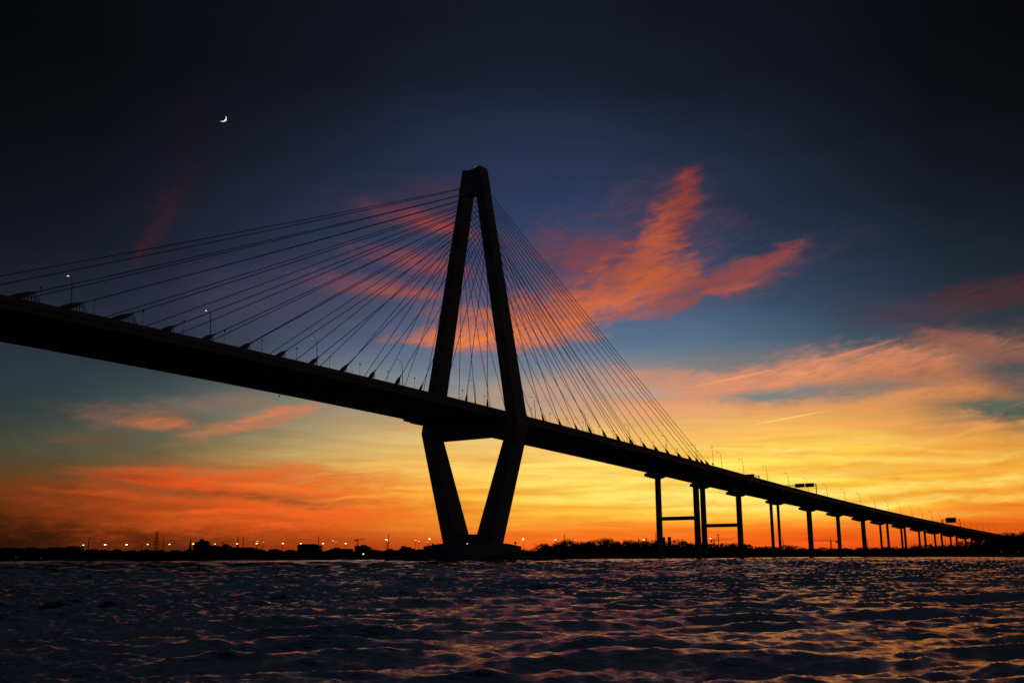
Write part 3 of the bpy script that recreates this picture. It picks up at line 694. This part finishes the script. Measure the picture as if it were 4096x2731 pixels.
# rock island round the tower foot
def make_island():
    mb = MB(); nr, na = 14, 90; vs = []; fs = []
    c = Vector((-16.8, 421, 0)); ax_, ay_ = 42.0, 26.0
    for j in range(nr + 1):
        t = j / nr
        for k in range(na):
            th = 2 * math.pi * k / na
            e = 1 + 0.05 * math.sin(3 * th + 1) + 0.04 * math.sin(7 * th) + random.uniform(-.02, .02)
            rr = (1 - t) * e; z = -1.4 + 4.2 * min(1, t * 3.2) ** 0.8 + random.uniform(-.35, .35) * (1 if t < .7 else .3)
            vs.append((c.x + ax_ * rr * math.cos(th), c.y + ay_ * rr * math.sin(th), z))
    for j in range(nr):
        for k in range(na): fs.append((j * na + k, j * na + (k + 1) % na, (j + 1) * na + (k + 1) % na, (j + 1) * na + k))
    o = mb.add(vs, fs).build('rock_island', M_ROCK); tag(o, kind='structure')
make_island()
# small fittings on the pedestal: two lamps, a mast light, a bollard
t = empty('pedestal_lamp', at(1868.7, 2175, 397)); MB().lathe((0, 0, 0), [(0.08, 0), (0.24, 0.02), (0.24, 0.3), (0.1, 0.4)], 8).build('lamp_head', M_FOOT, t); MB().tube([(0, 0, -1.4), (0, 0, -1.2)], 0.12, 6).build('stand', M_POLE, t)
tag(t, 'bright white lamp at the foot of the tower between its legs', 'lamp')
t = empty('marker_light', P(-14.0, 14.2, 6.1)); MB().tube([(0, 0, 0), (0, 0, 1.5)], 0.08, 6).build('stand', M_GALV, t); MB().box((0, 0, 1.75), (0.5, 0.4, 0.5)).build('lamp_head', M_GALV, t)
tag(t, 'small unlit marker light on the near corner of the tower pedestal', 'lamp')
def stub(px, py, Y, h, label):
    b = at(px, py, Y); t = empty('navigation_post', b)
    MB().tube([(0, 0, -1.0), (0, 0, h)], 0.12, 6).build('stand', M_GALV, t); MB().lathe((0, 0, h), [(0.2, 0), (0.45, 0.1), (0.42, 0.7), (0.15, 0.85)], 8).build('lamp_head', M_GALV, t)
    tag(t, label, 'marker post', 'marker posts on the tower pedestal')
stub(2062, 2180, 408, 0.6, 'stubby marker post on the right side of the tower pedestal')
stub(1732, 2181, 408, 0.1, 'stubby marker post on the left side of the tower pedestal')

# ------------------------------------------------------------------ trees
def tree_mesh(seed, w, h, lacy=False, n=1500):
    "unit-height tree: crown of leaf clumps on limbs"
    rng = np.random.default_rng(seed)
    tr = MB(); limbs = []
    tr.tube([(0, 0, 0), (0.01, 0.0, 0.25), (0.0, 0.01, 0.5), (0.02, 0, 0.75)], [0.03, 0.024, 0.017, 0.006], 7)
    nl = 11 if lacy else 9
    for k in range(nl):
        a = 2 * math.pi * k / nl + rng.uniform(-.3, .3); z0 = rng.uniform(.2, .55); L = rng.uniform(.3, .46) * w; zt = rng.uniform(.55, .93)
        p1 = (math.cos(a) * L * .5, math.sin(a) * L * .5, z0 + (zt - z0) * .6); p2 = (math.cos(a) * L, math.sin(a) * L, zt)
        tr.tube([(0, 0, z0), p1, p2], [0.014, 0.009, 0.003], 5); limbs.append(p2)
        if lacy:
            for j in range(9):
                b = a + rng.uniform(-.9, .9); t_ = rng.uniform(.4, 1); s_ = np.array(p1) * (1 - t_) + np.array(p2) * t_
                e_ = s_ + np.array([math.cos(b) * .14 * w, math.sin(b) * .14 * w, rng.uniform(.0, .06)]); tr.tube([tuple(s_), tuple(e_)], [0.005, 0.0015], 4)
    # clump centres
    nc = 46; cs = []
    while len(cs) < nc:
        q = rng.uniform(-1, 1, 3)
        if 0.25 < (q ** 2).sum() < 1 and q[2] > -0.75: cs.append((q[0] * .46 * w, q[1] * .46 * w, 0.56 + q[2] * .36))
    cs = np.array(cs); rad = rng.uniform(.08, .17, nc) * w
    per = n // nc; vs = []; fs = []
    for c, r_ in zip(cs, rad):
        m_ = int(per * (0.6 if lacy else 1.1))
        d = rng.normal(0, 1, (m_, 3)); d /= np.linalg.norm(d, axis=1)[:, None]; q = c + d * (r_ * rng.uniform(.35, 1.02, (m_, 1))) * np.array([1, 1, .8])
        u = rng.normal(0, 1, (m_, 3)); u /= np.linalg.norm(u, axis=1)[:, None]; v = np.cross(u, d); v /= np.linalg.norm(v, axis=1)[:, None] + 1e-6
        sz = rng.uniform(.010, .025, (m_, 1)) * (0.8 if lacy else 1)
        for j in range(m_):
            o = len(vs); a_, b_ = u[j] * sz[j], v[j] * sz[j] * .7
            vs += [tuple(q[j] - a_), tuple(q[j] - b_), tuple(q[j] + a_), tuple(q[j] + b_)]; fs.append((o, o + 1, o + 2, o + 3))
    cr = MB(); cr.v = vs; cr.f = fs
    return tr, cr
PROTO = []
for (seed, w, h, lacy) in ((1, 1.0, 1, False), (2, 1.2, 1, False), (3, 0.85, 1, False), (4, 1.05, 1, True), (5, 1.35, 1, False), (6, 0.95, 1, True)):
    tr, cr = tree_mesh(seed, w, h, lacy, 3600)
    a = bpy.data.meshes.new('trunk'); a.from_pydata(tr.v, [], tr.f); a.materials.append(M_BARK)
    b = bpy.data.meshes.new('crown'); b.from_pydata(cr.v, [], cr.f); b.materials.append(M_LEAF)
    PROTO.append((a, b, w))
def tree(x, y, z, h, kind, rz, label, group, wid=1.0):
    root = empty('tree', (x, y, z), rz); root.scale = (h * wid, h * wid, h)
    for nm, me in (('trunk', PROTO[kind][0]), ('crown', PROTO[kind][1])):
        o = bpy.data.objects.new(nm, me); COL.objects.link(o); o.parent = root
    tag(root, label, 'tree', group)
def shore_depth(px):
    "distance of the waterline at this column of the photograph"
    best = None; d = ray(px, 2218); a = math.atan2(d.x, d.y)
    pa = [(math.atan2(x, y), math.hypot(x, y)) for x, y in SHORE]
    r_ = float(np.interp(a, [q[0] for q in pa], [q[1] for q in pa])); return r_ * math.cos(a)
TOPS = [  # treetop outline on the right shore: column, top row, metres behind the waterline, kind
 (2096,2194,30,0),(2114,2199,16,2),(2142,2188,12,3),(2163,2173,10,0),(2184,2171,14,1),(2205,2178,10,2),(2228,2166,12,0),(2248,2160,14,1),(2270,2155,12,1),(2292,2160,10,0),(2312,2158,14,3),(2334,2166,10,2),
 (2356,2160,12,1),(2378,2155,14,3),(2402,2155,10,0),(2428,2150,12,1),(2450,2153,14,4),(2472,2163,10,2),(2494,2158,12,0),(2518,2158,14,4),(2544,2160,10,1),(2566,2158,12,2),(2590,2161,14,0),(2610,2156,10,3),(2628,2154,12,1),
 (2650,2157,14,2),(2672,2168,10,0),(2694,2155,12,3),(2716,2151,14,3),(2736,2160,10,2),(2756,2167,12,4),(2780,2168,14,0),(2806,2160,10,3),(2824,2166,12,2),(2850,2171,14,1),(2876,2171,10,4),(2900,2169,12,0),(2924,2170,14,1),(2944,2166,10,5),
 (2964,2172,12,0),(2988,2172,14,2),(3012,2180,10,4),(3034,2186,12,0),(3052,2179,14,5),(3076,2182,10,1),(3100,2185,12,0),(3124,2184,14,3),(3146,2177,10,1),(3168,2175,12,5),(3188,2181,14,3),(3208,2190,10,4),(3232,2193,12,0),(3258,2192,14,1),
 (3282,2187,10,4),(3306,2188,12,0),(3330,2190,14,1),(3356,2191,10,4),(3382,2192,12,2),(3408,2191,14,0),(3432,2187,10,4),(3456,2189,12,0),(3482,2187,14,4),(3508,2187,10,1),(3534,2185,12,4),(3560,2184,14,1),(3588,2185,10,4),(3614,2185,12,5),
 (3640,2183,14,3),(3664,2176,10,0),(3690,2179,12,4),(3714,2173,14,2),(3740,2179,10,4),(3766,2178,12,1),(3790,2172,10,5),(3812,2178,12,4),(3836,2158,60,5),(3858,2156,70,3),(3884,2158,20,0),(3908,2156,16,1),(3934,2150,20,4),(3958,2146,16,0),(3984,2140,20,1),(4008,2131,16,0),(4034,2127,20,1),(4058,2129,14,4),(4082,2126,20,0),(4110,2124,16,1),(4136,2128,12,0)]
LM = [(2130, 'just right of the tower pedestal'), (2500, 'between the tower and first pier'), (2640, 'just left of the first pier'), (2800, 'under the first tie beam'), (2960, 'under the second tie beam'), (3250, 'behind the third and fourth piers'), (3620, 'among the thin middle piers'), (3830, 'among the last small piers'), (5000, 'in the tall right edge stand')]
KN = {0: 'round dense tree', 1: 'broad dense tree', 2: 'narrow dense tree', 3: 'bare lacy tree', 4: 'low spreading tree', 5: 'thin bare tree'}
cnt = {}; tot = {}
def seg(px): return next(t for m_, t in LM if px < m_)
for (px, py, bk, kd) in TOPS: tot[(seg(px), kd)] = tot.get((seg(px), kd), 0) + 1
for (px, py, bk, kd) in TOPS:
    Y = shore_depth(px) + bk; top = at(px, py, Y); h = (top.z - 0.9) * 1.04
    key = (seg(px), kd); cnt[key] = cnt.get(key, 0) + 1
    ordn = '' if tot[key] == 1 else ', %s such from the left' % ORD[cnt[key] - 1]
    pxm = Y / F_PX; wid = max(0.8, 56 * pxm / h / PROTO[kd][2])
    tree(top.x, top.y, 0.9, h, kd, random.uniform(0, 6.28), 'dark ' + KN[kd] + ' ' + key[0] + ordn, 'trees along the right shore', min(wid, 2.2))

# undergrowth: countless low leaves along the shores
def undergrowth(name, x0, x1, ytop, depth_fn, bk, dens, sz):
    rng = np.random.default_rng(3); vs = []; fs = []
    for _ in range(dens):
        px = rng.uniform(x0, x1); Y = depth_fn(px) + rng.uniform(*bk)
        hi = at(px, float(np.interp(px, [q[0] for q in ytop], [q[1] for q in ytop])), Y).z
        hi *= 0.92 + 0.1 * math.sin(px * .11) + 0.06 * math.sin(px * .043 + 1)
        b = at(px, 2218, Y); z = 0.4 + (hi - 0.4) * rng.uniform(0, 1) ** 0.8
        u = rng.normal(0, 1, 3); u /= np.linalg.norm(u); v = np.cross(u, rng.normal(0, 1, 3)); v /= np.linalg.norm(v)
        s_ = sz * rng.uniform(.5, 1.2); o = len(vs); c = np.array([b.x, b.y, z])
        vs += [tuple(c - u * s_), tuple(c - v * s_ * .7), tuple(c + u * s_), tuple(c + v * s_ * .7)]; fs.append((o, o + 1, o + 2, o + 3))
    m_ = MB(); m_.v = vs; m_.f = fs; o = m_.build(name, M_LEAF); tag(o, kind='stuff', label='dense dark undergrowth filling the shore below the treetops', cat='undergrowth')
    return o
undergrowth('shore_undergrowth', 2080, 4180, [(2080,2206),(2130,2206),(2170,2190),(2280,2176),(2700,2178),(2960,2186),(3200,2196),(3500,2194),(3830,2186),(3900,2176),(4000,2158),(4180,2150)], shore_depth, (2, 26), 26000, 1.3)
o = undergrowth('far_treeline', -60, 2100, [(-60,2196),(300,2200),(560,2202),(700,2203),(900,2203),(1500,2202),(1560,2198),(1700,2201),(2100,2201)], lambda px: 1000.0, (0, 60), 26000, 2.2)
o['label'] = 'dark distant line of trees along the left city shore'; o['category'] = 'treeline'
o = undergrowth('marsh_grass', -60, 2300, [(-60,2226),(2300,2226)], shore_depth, (1, 120), 9000, 1.2)
o['label'] = 'low dark marsh grass along the left shore'; o['category'] = 'marsh grass'

# ------------------------------------------------------------------ city skyline beyond the left shore
YC = 1250.0
def ext(mb, outline, Y, depth):
    "a vertical outline (photo columns and rows) given real width, height and depth"
    pts = [at(x, y, Y) for x, y in outline]; n = len(pts)
    mb.add([tuple(q) for q in pts] + [(q.x, q.y + depth, q.z) for q in pts], [tuple(range(n)), tuple(range(n, 2 * n))[::-1]] + [(k, n + k, n + (k + 1) % n, (k + 1) % n) for k in range(n)])
    return mb
GB = 2214
def building(label, Y, walls, roofs=(), extras=(), cat='building', name='building'):
    xs = [x for w in walls for x, _ in w]; c = at((min(xs) + max(xs)) / 2, GB, Y); c.z = 1.0
    root = empty(name, c); tag(root, label, cat, 'buildings of the left skyline')
    for w in walls: o = ext(MB(), w, Y, 26).build('wall', M_WALL); o.parent = root; o.location = -c
    for w in roofs: o = ext(MB(), w, Y + 5, 14).build('roof', M_ROOF); o.parent = root; o.location = -c
    for nm, w in extras: o = ext(MB(), w, Y + 8, 6).build(nm, M_ROOF); o.parent = root; o.location = -c
    return root
def bx(x0, x1, y): return [(x0, GB), (x1, GB), (x1, y), (x0, y)]
def rf(x0, x1, y0, y1): return [(x0, y0), (x1, y0), (x1, y1), (x0, y1)]
building('long flat dark block at the very left edge of the skyline', YC, [bx(-40, 90, 2191)], [rf(8, 40, 2192, 2188.5)])
building('narrow dark block with a small roof box, second from the left edge of the skyline', YC, [bx(100, 150, 2191)], [rf(104, 123, 2192, 2187.5)])
building('wide flat dark block left of the leftmost bright shore light', YC, [bx(191, 248, 2188.5)], [rf(205, 228, 2189, 2187)])
building('taller narrow block just left of the leftmost bright shore light', YC, [bx(265, 300, 2184.5)], [rf(270, 296, 2185, 2182.5)])
building('low pitched roof house below the leftmost bright shore light', YC, [bx(358, 380, 2199)], [[(357, 2199.5), (381, 2199.5), (369, 2194.5)]], name='house', cat='house')
building('large dark hall with stepped roof and square roof turret on the left skyline', YC, [bx(772, 826, 2180), bx(826, 880, 2187)], [[(774, 2180.5), (826, 2180.5), (826, 2166), (812, 2161), (797, 2163), (785, 2168), (777, 2171)], [(826, 2187.5), (879, 2187.5), (876, 2183), (828, 2179)]], [('turret', rf(799, 811, 2164, 2154.5)), ('roof_vent', [(818, 2168), (828, 2168), (827, 2160), (819, 2165)])])
building('small round topped tower with a rooftop dish between the large hall and the second steeple', YC, [bx(889, 906, 2181)], [[(890, 2181.5), (905, 2181.5), (903, 2176), (899, 2174.5), (894, 2175)]], [('dish', [(886, 2170.5), (893, 2172), (892, 2169), (887, 2167.5)])])
building('long low hall with sloping roof right of the second steeple', YC, [bx(918, 1012, 2192)], [[(914, 2192.5), (1012, 2192.5), (1008, 2188.5), (996, 2187.5), (932, 2188)]])
building('low rounded dark shed left of the square dark block', YC, [bx(1074, 1112, 2199)], [[(1072, 2199.5), (1113, 2199.5), (1106, 2195.5), (1098, 2194), (1080, 2195)]], name='shed')
building('wide square dark block with flat roof in the middle of the left skyline', YC, [bx(1189, 1273, 2179.5)], [rf(1205, 1252, 2180, 2174.5), rf(1194, 1266, 2180, 2177)], [('roof_box', rf(1258, 1266, 2178, 2175.5))])
building('stepped dark block under the tower crane', YC, [bx(1418, 1477, 2189)], [rf(1420, 1445, 2190, 2181.5), rf(1445, 1463, 2190, 2178.5), rf(1463, 1474, 2190, 2184)], [('roof_box', rf(1446, 1453, 2179, 2176.8))])
building('low flat dark block beside the stepped block on its left', YC, [bx(1322, 1400, 2193.5)], [rf(1336, 1354, 2194, 2189)])
building('stepped dark block just left of the tower pedestal', YC, [bx(1598, 1652, 2192)], [rf(1603, 1640, 2193, 2186), rf(1606, 1620, 2187, 2182)])
building('small low block touching the left side of the tower pedestal', YC, [bx(1668, 1700, 2197)], [rf(1672, 1690, 2198, 2195)])

def steeple(px, ytop, ybase, wpx, label):
    b = at(px, ybase, YC); b.z = 1.0; t = at(px, ytop, YC); k = YC / F_PX; H = t.z - 1.0; w = wpx * k
    root = empty('church_steeple', b, 0.6); tag(root, label, 'church steeple', 'steeples of the left skyline')
    hb = H * 0.4
    MB().box((0, 0, hb / 2), (w, w, hb)).build('belfry', M_WALL, root)
    MB().lathe((0, 0, hb), [(w * .62, 0), (w * .5, H * .03), (w * .34, H * .12), (w * .22, H * .3), (w * .1, H * .48), (0.12, H * .56)], 8).build('spire', M_ROOF, root)
    MB().tube([(0, 0, H * .95), (0, 0, H)], 0.12, 5).build('finial', M_ROOF, root)
steeple(760, 2144, 2200, 11, 'slim dark church steeple left of the large stepped hall')
steeple(949, 2133, 2200, 10, 'tallest dark church steeple, behind a bright light right of the large hall')

def mast(px, ytop, wpx, label, Y=1100.0, lean=0.0, arms=False, lattice=False, ybase=2210, name='mast'):
    b = at(px, ybase, Y); b.z = 1.2; t = at(px, ytop, Y); H = t.z - b.z; k = Y / F_PX; r_ = wpx * k / 2
    root = empty(name, b); tag(root, label, 'mast', 'masts and poles along the shore')
    if lattice:
        m_ = MB(); w = r_
        for j in range(4):
            a = j * math.pi / 2 + .4; m_.tube([(w * math.cos(a), w * math.sin(a), 0), (w * .45 * math.cos(a), w * .45 * math.sin(a), H)], 0.2, 5)
        n = 9
        for i in range(n):
            for j in range(4):
                a = j * math.pi / 2 + .4; c = a + math.pi / 2; t0, t1 = i / n, (i + 1) / n; w0, w1 = w * (1 - .55 * t0), w * (1 - .55 * t1)
                m_.tube([(w0 * math.cos(a), w0 * math.sin(a), H * t0), (w1 * math.cos(c), w1 * math.sin(c), H * t1)], 0.12, 4)
                m_.tube([(w1 * math.cos(a), w1 * math.sin(a), H * t1), (w1 * math.cos(c), w1 * math.sin(c), H * t1)], 0.12, 4)
        m_.build('lattice', M_STEEL, root)
        m_ = MB()
        for i in (3, 4.4, 5.4, 6.4): m_.box((w * .1, 0, H * i / n), (w * 1.7, w * .8, 0.7))
        m_.build('platform', M_STEEL, root)
    else:
        MB().tube([(0, 0, 0), (lean * H * .5, 0, H * .5), (lean * H, 0, H)], [r_ * 1.1, r_, r_ * .7], 6).build('pole', M_STEEL, root)
        if arms:
            m_ = MB()
            for f in (.68, .82, .93): m_.tube([(-2.2, 0, H * f), (2.2, 0, H * f)], 0.16, 5)
            m_.build('crossarm', M_STEEL, root)
mast(348, 2146, 4, 'leaning dark mast beside the leftmost bright shore light', lean=0.06)
mast(435, 2168, 2.4, 'short thin mast beside the second bright shore light')
mast(565, 2170, 3, 'short dark mast left of the lattice tower')
mast(622, 2124, 20, 'tall faint lattice tower on the left skyline', Y=1300, lattice=True, name='lattice_tower')
mast(648, 2146, 4, 'dark mast just right of the lattice tower', lean=0.05)
mast(971, 2144, 3.2, 'dark mast just right of the tallest steeple')
mast(1273, 2141, 3.2, 'dark mast at the right edge of the wide square block')
mast(1552, 2135, 3.2, 'tall dark mast beside a pair of bright lights left of the tower')
mast(2259.5, 2133, 3, 'dark mast above the trees just right of the tower', Y=700)
mast(2625.5, 2130, 2.6, 'dark mast touching the left column of the first pier', Y=760)
mast(2585, 2150, 5, 'stubby dark mast with crossarms above trees left of the first pier', Y=760, arms=True)
mast(2555, 2152, 3.5, 'stubby plain post above trees left of the first pier', Y=760)
mast(2849, 2145, 3, 'dark mast right of the middle pier column beside a bright lamp', Y=900)
mast(2876, 2133, 3.2, 'tall utility pole with crossarms under the second tie beam', Y=900, arms=True, name='utility_pole')
mast(3135, 2155, 3, 'dark mast beside the right column of the third pier', Y=950)
mast(3472.5, 2152, 2.4, 'thin dark mast right of the sixth pier', Y=1200)
mast(3786, 2147, 2.4, 'thin dark mast among the last small piers', Y=1300)
def block(x0, x1, yt, Y, label):
    c = at((x0 + x1) / 2, GB, Y); c.z = 1.0; root = empty('industrial_tower', c); tag(root, label, 'building', 'blocky towers behind the first pier')
    o = ext(MB(), bx(x0, x1, yt + 2), Y, 6).build('wall', M_WALL); o.parent = root; o.location = -c
    o = ext(MB(), rf(x0 - 0.7, x1 + 0.7, yt + 1.9, yt), Y - .4, 6.8).build('roof', M_ROOF); o.parent = root; o.location = -c
block(2651, 2661, 2147, 800, 'small blocky tower close to the left column of the first pier')
block(2675, 2684.5, 2146.5, 800, 'small blocky tower standing apart in the gap under the first tie beam')

def crane(px, ytop, jl, jr, yj0, yj1, Y, label):
    b = at(px, 2205, Y); b.z = 1.2; root = empty('tower_crane', b, 0); tag(root, label, 'crane', 'tower cranes on the skyline')
    k = Y / F_PX; H = at(px, ytop, Y).z - 1.2; zj = at(px, (yj0 + yj1) / 2, Y).z - 1.2; xl, xr = (jl - px) * k, (jr - px) * k; dz = (yj0 - yj1) * k / 2
    w = 0.8; m_ = MB()
    for sx in (-w, w):
        for sy in (-w, w): m_.tube([(sx, sy, 0), (sx, sy, zj)], 0.2, 4)
    for i in range(14):
        z0, z1 = zj * i / 14, zj * (i + 1) / 14
        for sy in (-w, w): m_.tube([(-w if i % 2 else w, sy, z0), (w if i % 2 else -w, sy, z1)], 0.12, 4)
    m_.build('mast', M_STEEL, root)
    m_ = MB()
    for oy in (-.6, .6): m_.tube([(xl, oy, zj - dz), (xr, oy, zj + dz)], 0.2, 4)
    m_.tube([(xl, 0, zj - dz + 1.4), (xr, 0, zj + dz + 1.4)], 0.18, 4)
    n = 14
    for i in range(n):
        t0, t1 = i / n, (i + 1) / n; m_.tube([(xl + (xr - xl) * t0, .6, zj - dz + 2 * dz * t0), (xl + (xr - xl) * t1, 0, zj - dz + 2 * dz * t1 + 1.4)], 0.12, 4)
    m_.build('jib', M_STEEL, root)
    MB().tube([(0, 0, zj), (0, 0, H)], [0.7, 0.2], 5).build('peak', M_STEEL, root)
    m_ = MB(); m_.tube([(0, 0, H), (xl * .7, 0, zj + 1.4 - dz * .7)], 0.09, 4); m_.tube([(0, 0, H), (xr * .7, 0, zj + 1.4 + dz * .7)], 0.09, 4); m_.build('tie_rope', M_STEEL, root)
    sx = xl if abs(xl) < abs(xr) else xr
    MB().box((sx * .9, 0, zj - .9), (2.4, 1.6, 2.2)).build('counterweight', M_CONC, root)
crane(1429, 2151, 1420, 1458, 2160, 2156.5, 1400, 'small tower crane above the stepped block on the left skyline')
crane(3326, 2152, 3351, 3262, 2164, 2162.5, 1300, 'faint tower crane seen between the fourth and fifth piers')
crane(2858, 2152, 2846, 2935, 2161, 2157.5, 1300, 'faint tower crane with long jib under the second tie beam')

# ------------------------------------------------------------------ floodlight masts (lit)
def x_right(px): return px > 1000
def flood(px, py, Y, heads, label, bright=True, size=1.0):
    t = at(px, py, Y); b = Vector((t.x, t.y, 1.2)); H = t.z - 1.2
    root = empty('floodlight_mast', b); tag(root, label, 'floodlight mast', 'lit floodlight masts along the shore')
    MB().tube([(0, 0, 0), (0, 0, H)], [0.24, 0.13] if x_right(px) else [0.12, 0.07], 6).build('pole', M_POLE, root)
    MB().box((0, 0.3, H + 0.05), (max(1.0, 1.6 * size), 0.2, 0.25)).build('crosspiece', M_POLE, root)
    for (dx, dz) in heads:
        MB().lathe((dx * size, -0.2, H + dz * size - 0.35), [(0.45 * size, 0), (0.72 * size, 0.12), (0.7 * size, 0.5 * size), (0.3 * size, 0.72 * size)], 10).build('lamp', M_AMBER if bright else M_AMBER2, root, True)
H2 = [(-0.75, 0.0), (0.75, 0.12)]; H1 = [(0, 0)]; H4 = [(-.8, 0), (.8, 0), (-.8, 1.9), (.8, 1.9)]
left = [(335, 2178), (421, 2177), (507, 2176.6), (592, 2175.6), (678, 2175), (773, 2173.5), (861.5, 2173.5), (949, 2173)]
for i, (x, y) in enumerate(left): flood(x, y, 900, [(-0.95, -.05), (0, 0), (0.95, .12)][:3 if i % 3 else 2], 'bright amber floodlight in the evenly spaced left row, %s from the left' % ORD[i], True, (0.56, 0.62, 0.6, 0.54, 0.5, 0.55, 0.46, 0.5)[i])
rest = [(1027, 2172, H2, 1, 'bright amber floodlight just right of the tallest steeple, lower of two'), (1029.5, 2163, H2, 0, 'fainter amber floodlight just right of the tallest steeple, upper of two'), (1054, 2166, H1, 0, 'faint single floodlight on a thin pole between the steeple and the low shed'),
 (1132, 2172, H2, 1, 'bright amber floodlight between the low shed and the wide square block'), (1204, 2172, H2, 1, 'bright amber floodlight above the left corner of the wide square block'), (1292, 2172, H2, 1, 'bright amber floodlight right of the wide square block'),
 (1332, 2161, H2, 0, 'upper left floodlight of the loose pair left of the crane'), (1344, 2164.6, H1, 0, 'lower right floodlight of the loose pair left of the crane'), (1383, 2172, H2, 1, 'bright amber floodlight just left of the crane'),
 (1545, 2156, H2, 1, 'bright double floodlight left of the tallest mast near the tower'), (1550, 2160, H1, 1, 'single lamp touching the tall mast left of the tower'), (1663, 2159, H2, 0, 'left floodlight of the thin poles left of the tower foot'), (1676, 2163, H2, 0, 'second floodlight of the thin poles left of the tower foot'),
 (1710.5, 2166, H1, 0, 'faint low floodlight above the left part of the tower pedestal'), (1719, 2155, H4[:3], 1, 'bright triple floodlight above the left part of the tower pedestal'), (2092.5, 2157, H4, 1, 'bright fourfold floodlight on a tall pole right of the tower'),
 (2221, 2157, H2, 1, 'twin floodlight above the tree dip right of the tower'), (2301, 2158.5, H2, 0, 'faint floodlight in the treetops right of the dark mast'), (2576, 2157, H2, 1, 'bright floodlight in the treetops left of the first pier'),
 (2810.5, 2155, H2, 1, 'floodlight seen in the narrow gap between first and second piers'), (2842, 2151.6, H2, 1, 'bright floodlight just right of the second pier column')]
for (x, y, hd, br, lb) in rest: flood(x, y, 850 if x < 2000 else 900, hd, lb, bool(br), 0.52)
flood(2137.5, 2166, 850, H1, 'unlit thin lamp pole in the tree dip right of the tower', False, 0.3)

# ------------------------------------------------------------------ low lamps along the left shore
def dock(px, py, Y, m, label, r_=0.35):
    t = at(px, py, Y); root = empty('dock_lamp', (t.x, t.y, 0.8)); h = max(0.2, t.z - 0.8)
    MB().tube([(0, 0, -0.3), (0, 0, h)], 0.07, 6).build('post', M_GALV, root); MB().lathe((0, 0, h), [(r_ * .6, 0), (r_, r_ * .5), (r_, r_), (r_ * .4, r_ * 1.5)], 8).build('lamp', m, root)
    tag(root, label, 'dock lamp', 'low lamps along the left shore')
for i, (x, y) in enumerate([(65, 2231), (89, 2236), (105, 2232.5), (133, 2232), (152, 2231.7), (165, 2231.7)]): dock(x, y, 520, M_GREEN, 'tiny dim green-white lamp near the waterline, %s from the left edge' % ORD[i])
dock(259, 2231, 520, M_DIM, 'small white lamp near the waterline below the leftmost blocks')
dock(1453, 2217, 560, M_WHITE, 'single bright white lamp low on the shore below the crane', 0.5)
dock(582, 2231, 520, M_GREEN, 'tiny faint lamp near the waterline below the lattice tower', 0.2)
t = at(252, 2206, 1180); root = empty('shop_hut', (t.x, t.y, 1.0)); MB().box((0, 3, t.z / 2 - .5), (9, 6, t.z)).build('wall', M_WALL, root); MB().box((0, -0.06, t.z - 1.4), (3.2, 0.1, 0.9)).build('window', M_WIN, root); MB().box((0, 3, t.z + .2), (9.6, 6.6, .4)).build('roof', M_ROOF, root)
tag(root, 'small hut with an orange lit window between the left skyline blocks', 'hut')

# ------------------------------------------------------------------ moon
YM = 40000.0
c = at(891, 473, YM); rad = 14.0 / F_PX * c.length
vd = (Vector((0, 0, CAM_H)) - c).normalized()                     # towards the viewer
sx = vd.cross(Vector((0, 0, 1))).normalized(); sx = -sx if sx.x < 0 else sx; sy = sx.cross(vd); sy = -sy if sy.z < 0 else sy
lim = (sx * math.cos(R(-43)) + sy * math.sin(R(-43)))             # the lit limb points at the set sun
pole = vd.cross(lim).normalized()
nl, nw = 48, 10; mb = MB(); vs = []; fs = []; WID = R(44)         # lit lune of the ball, limb to terminator
for r_ in (1.0, 0.94):
    for i in range(nl + 1):
        t = -math.pi / 2 + math.pi * i / nl
        for j in range(nw + 1):
            w = WID * j / nw; d = pole * math.sin(t) + (lim * math.cos(w) + vd * math.sin(w)) * math.cos(t); vs.append(c + d * rad * r_)
m_ = (nl + 1) * (nw + 1); W1 = nw + 1
for i in range(nl):
    for j in range(nw):
        q = (i * W1 + j, i * W1 + j + 1, (i + 1) * W1 + j + 1, (i + 1) * W1 + j); fs.append(q); fs.append(tuple(m_ + v for v in q[::-1]))
mb.add([v - c for v in vs], fs); mo = mb.build('moon', M_MOON, None, True); mo.location = c
tag(mo, 'thin bright crescent moon in the dark sky at upper left', 'moon')
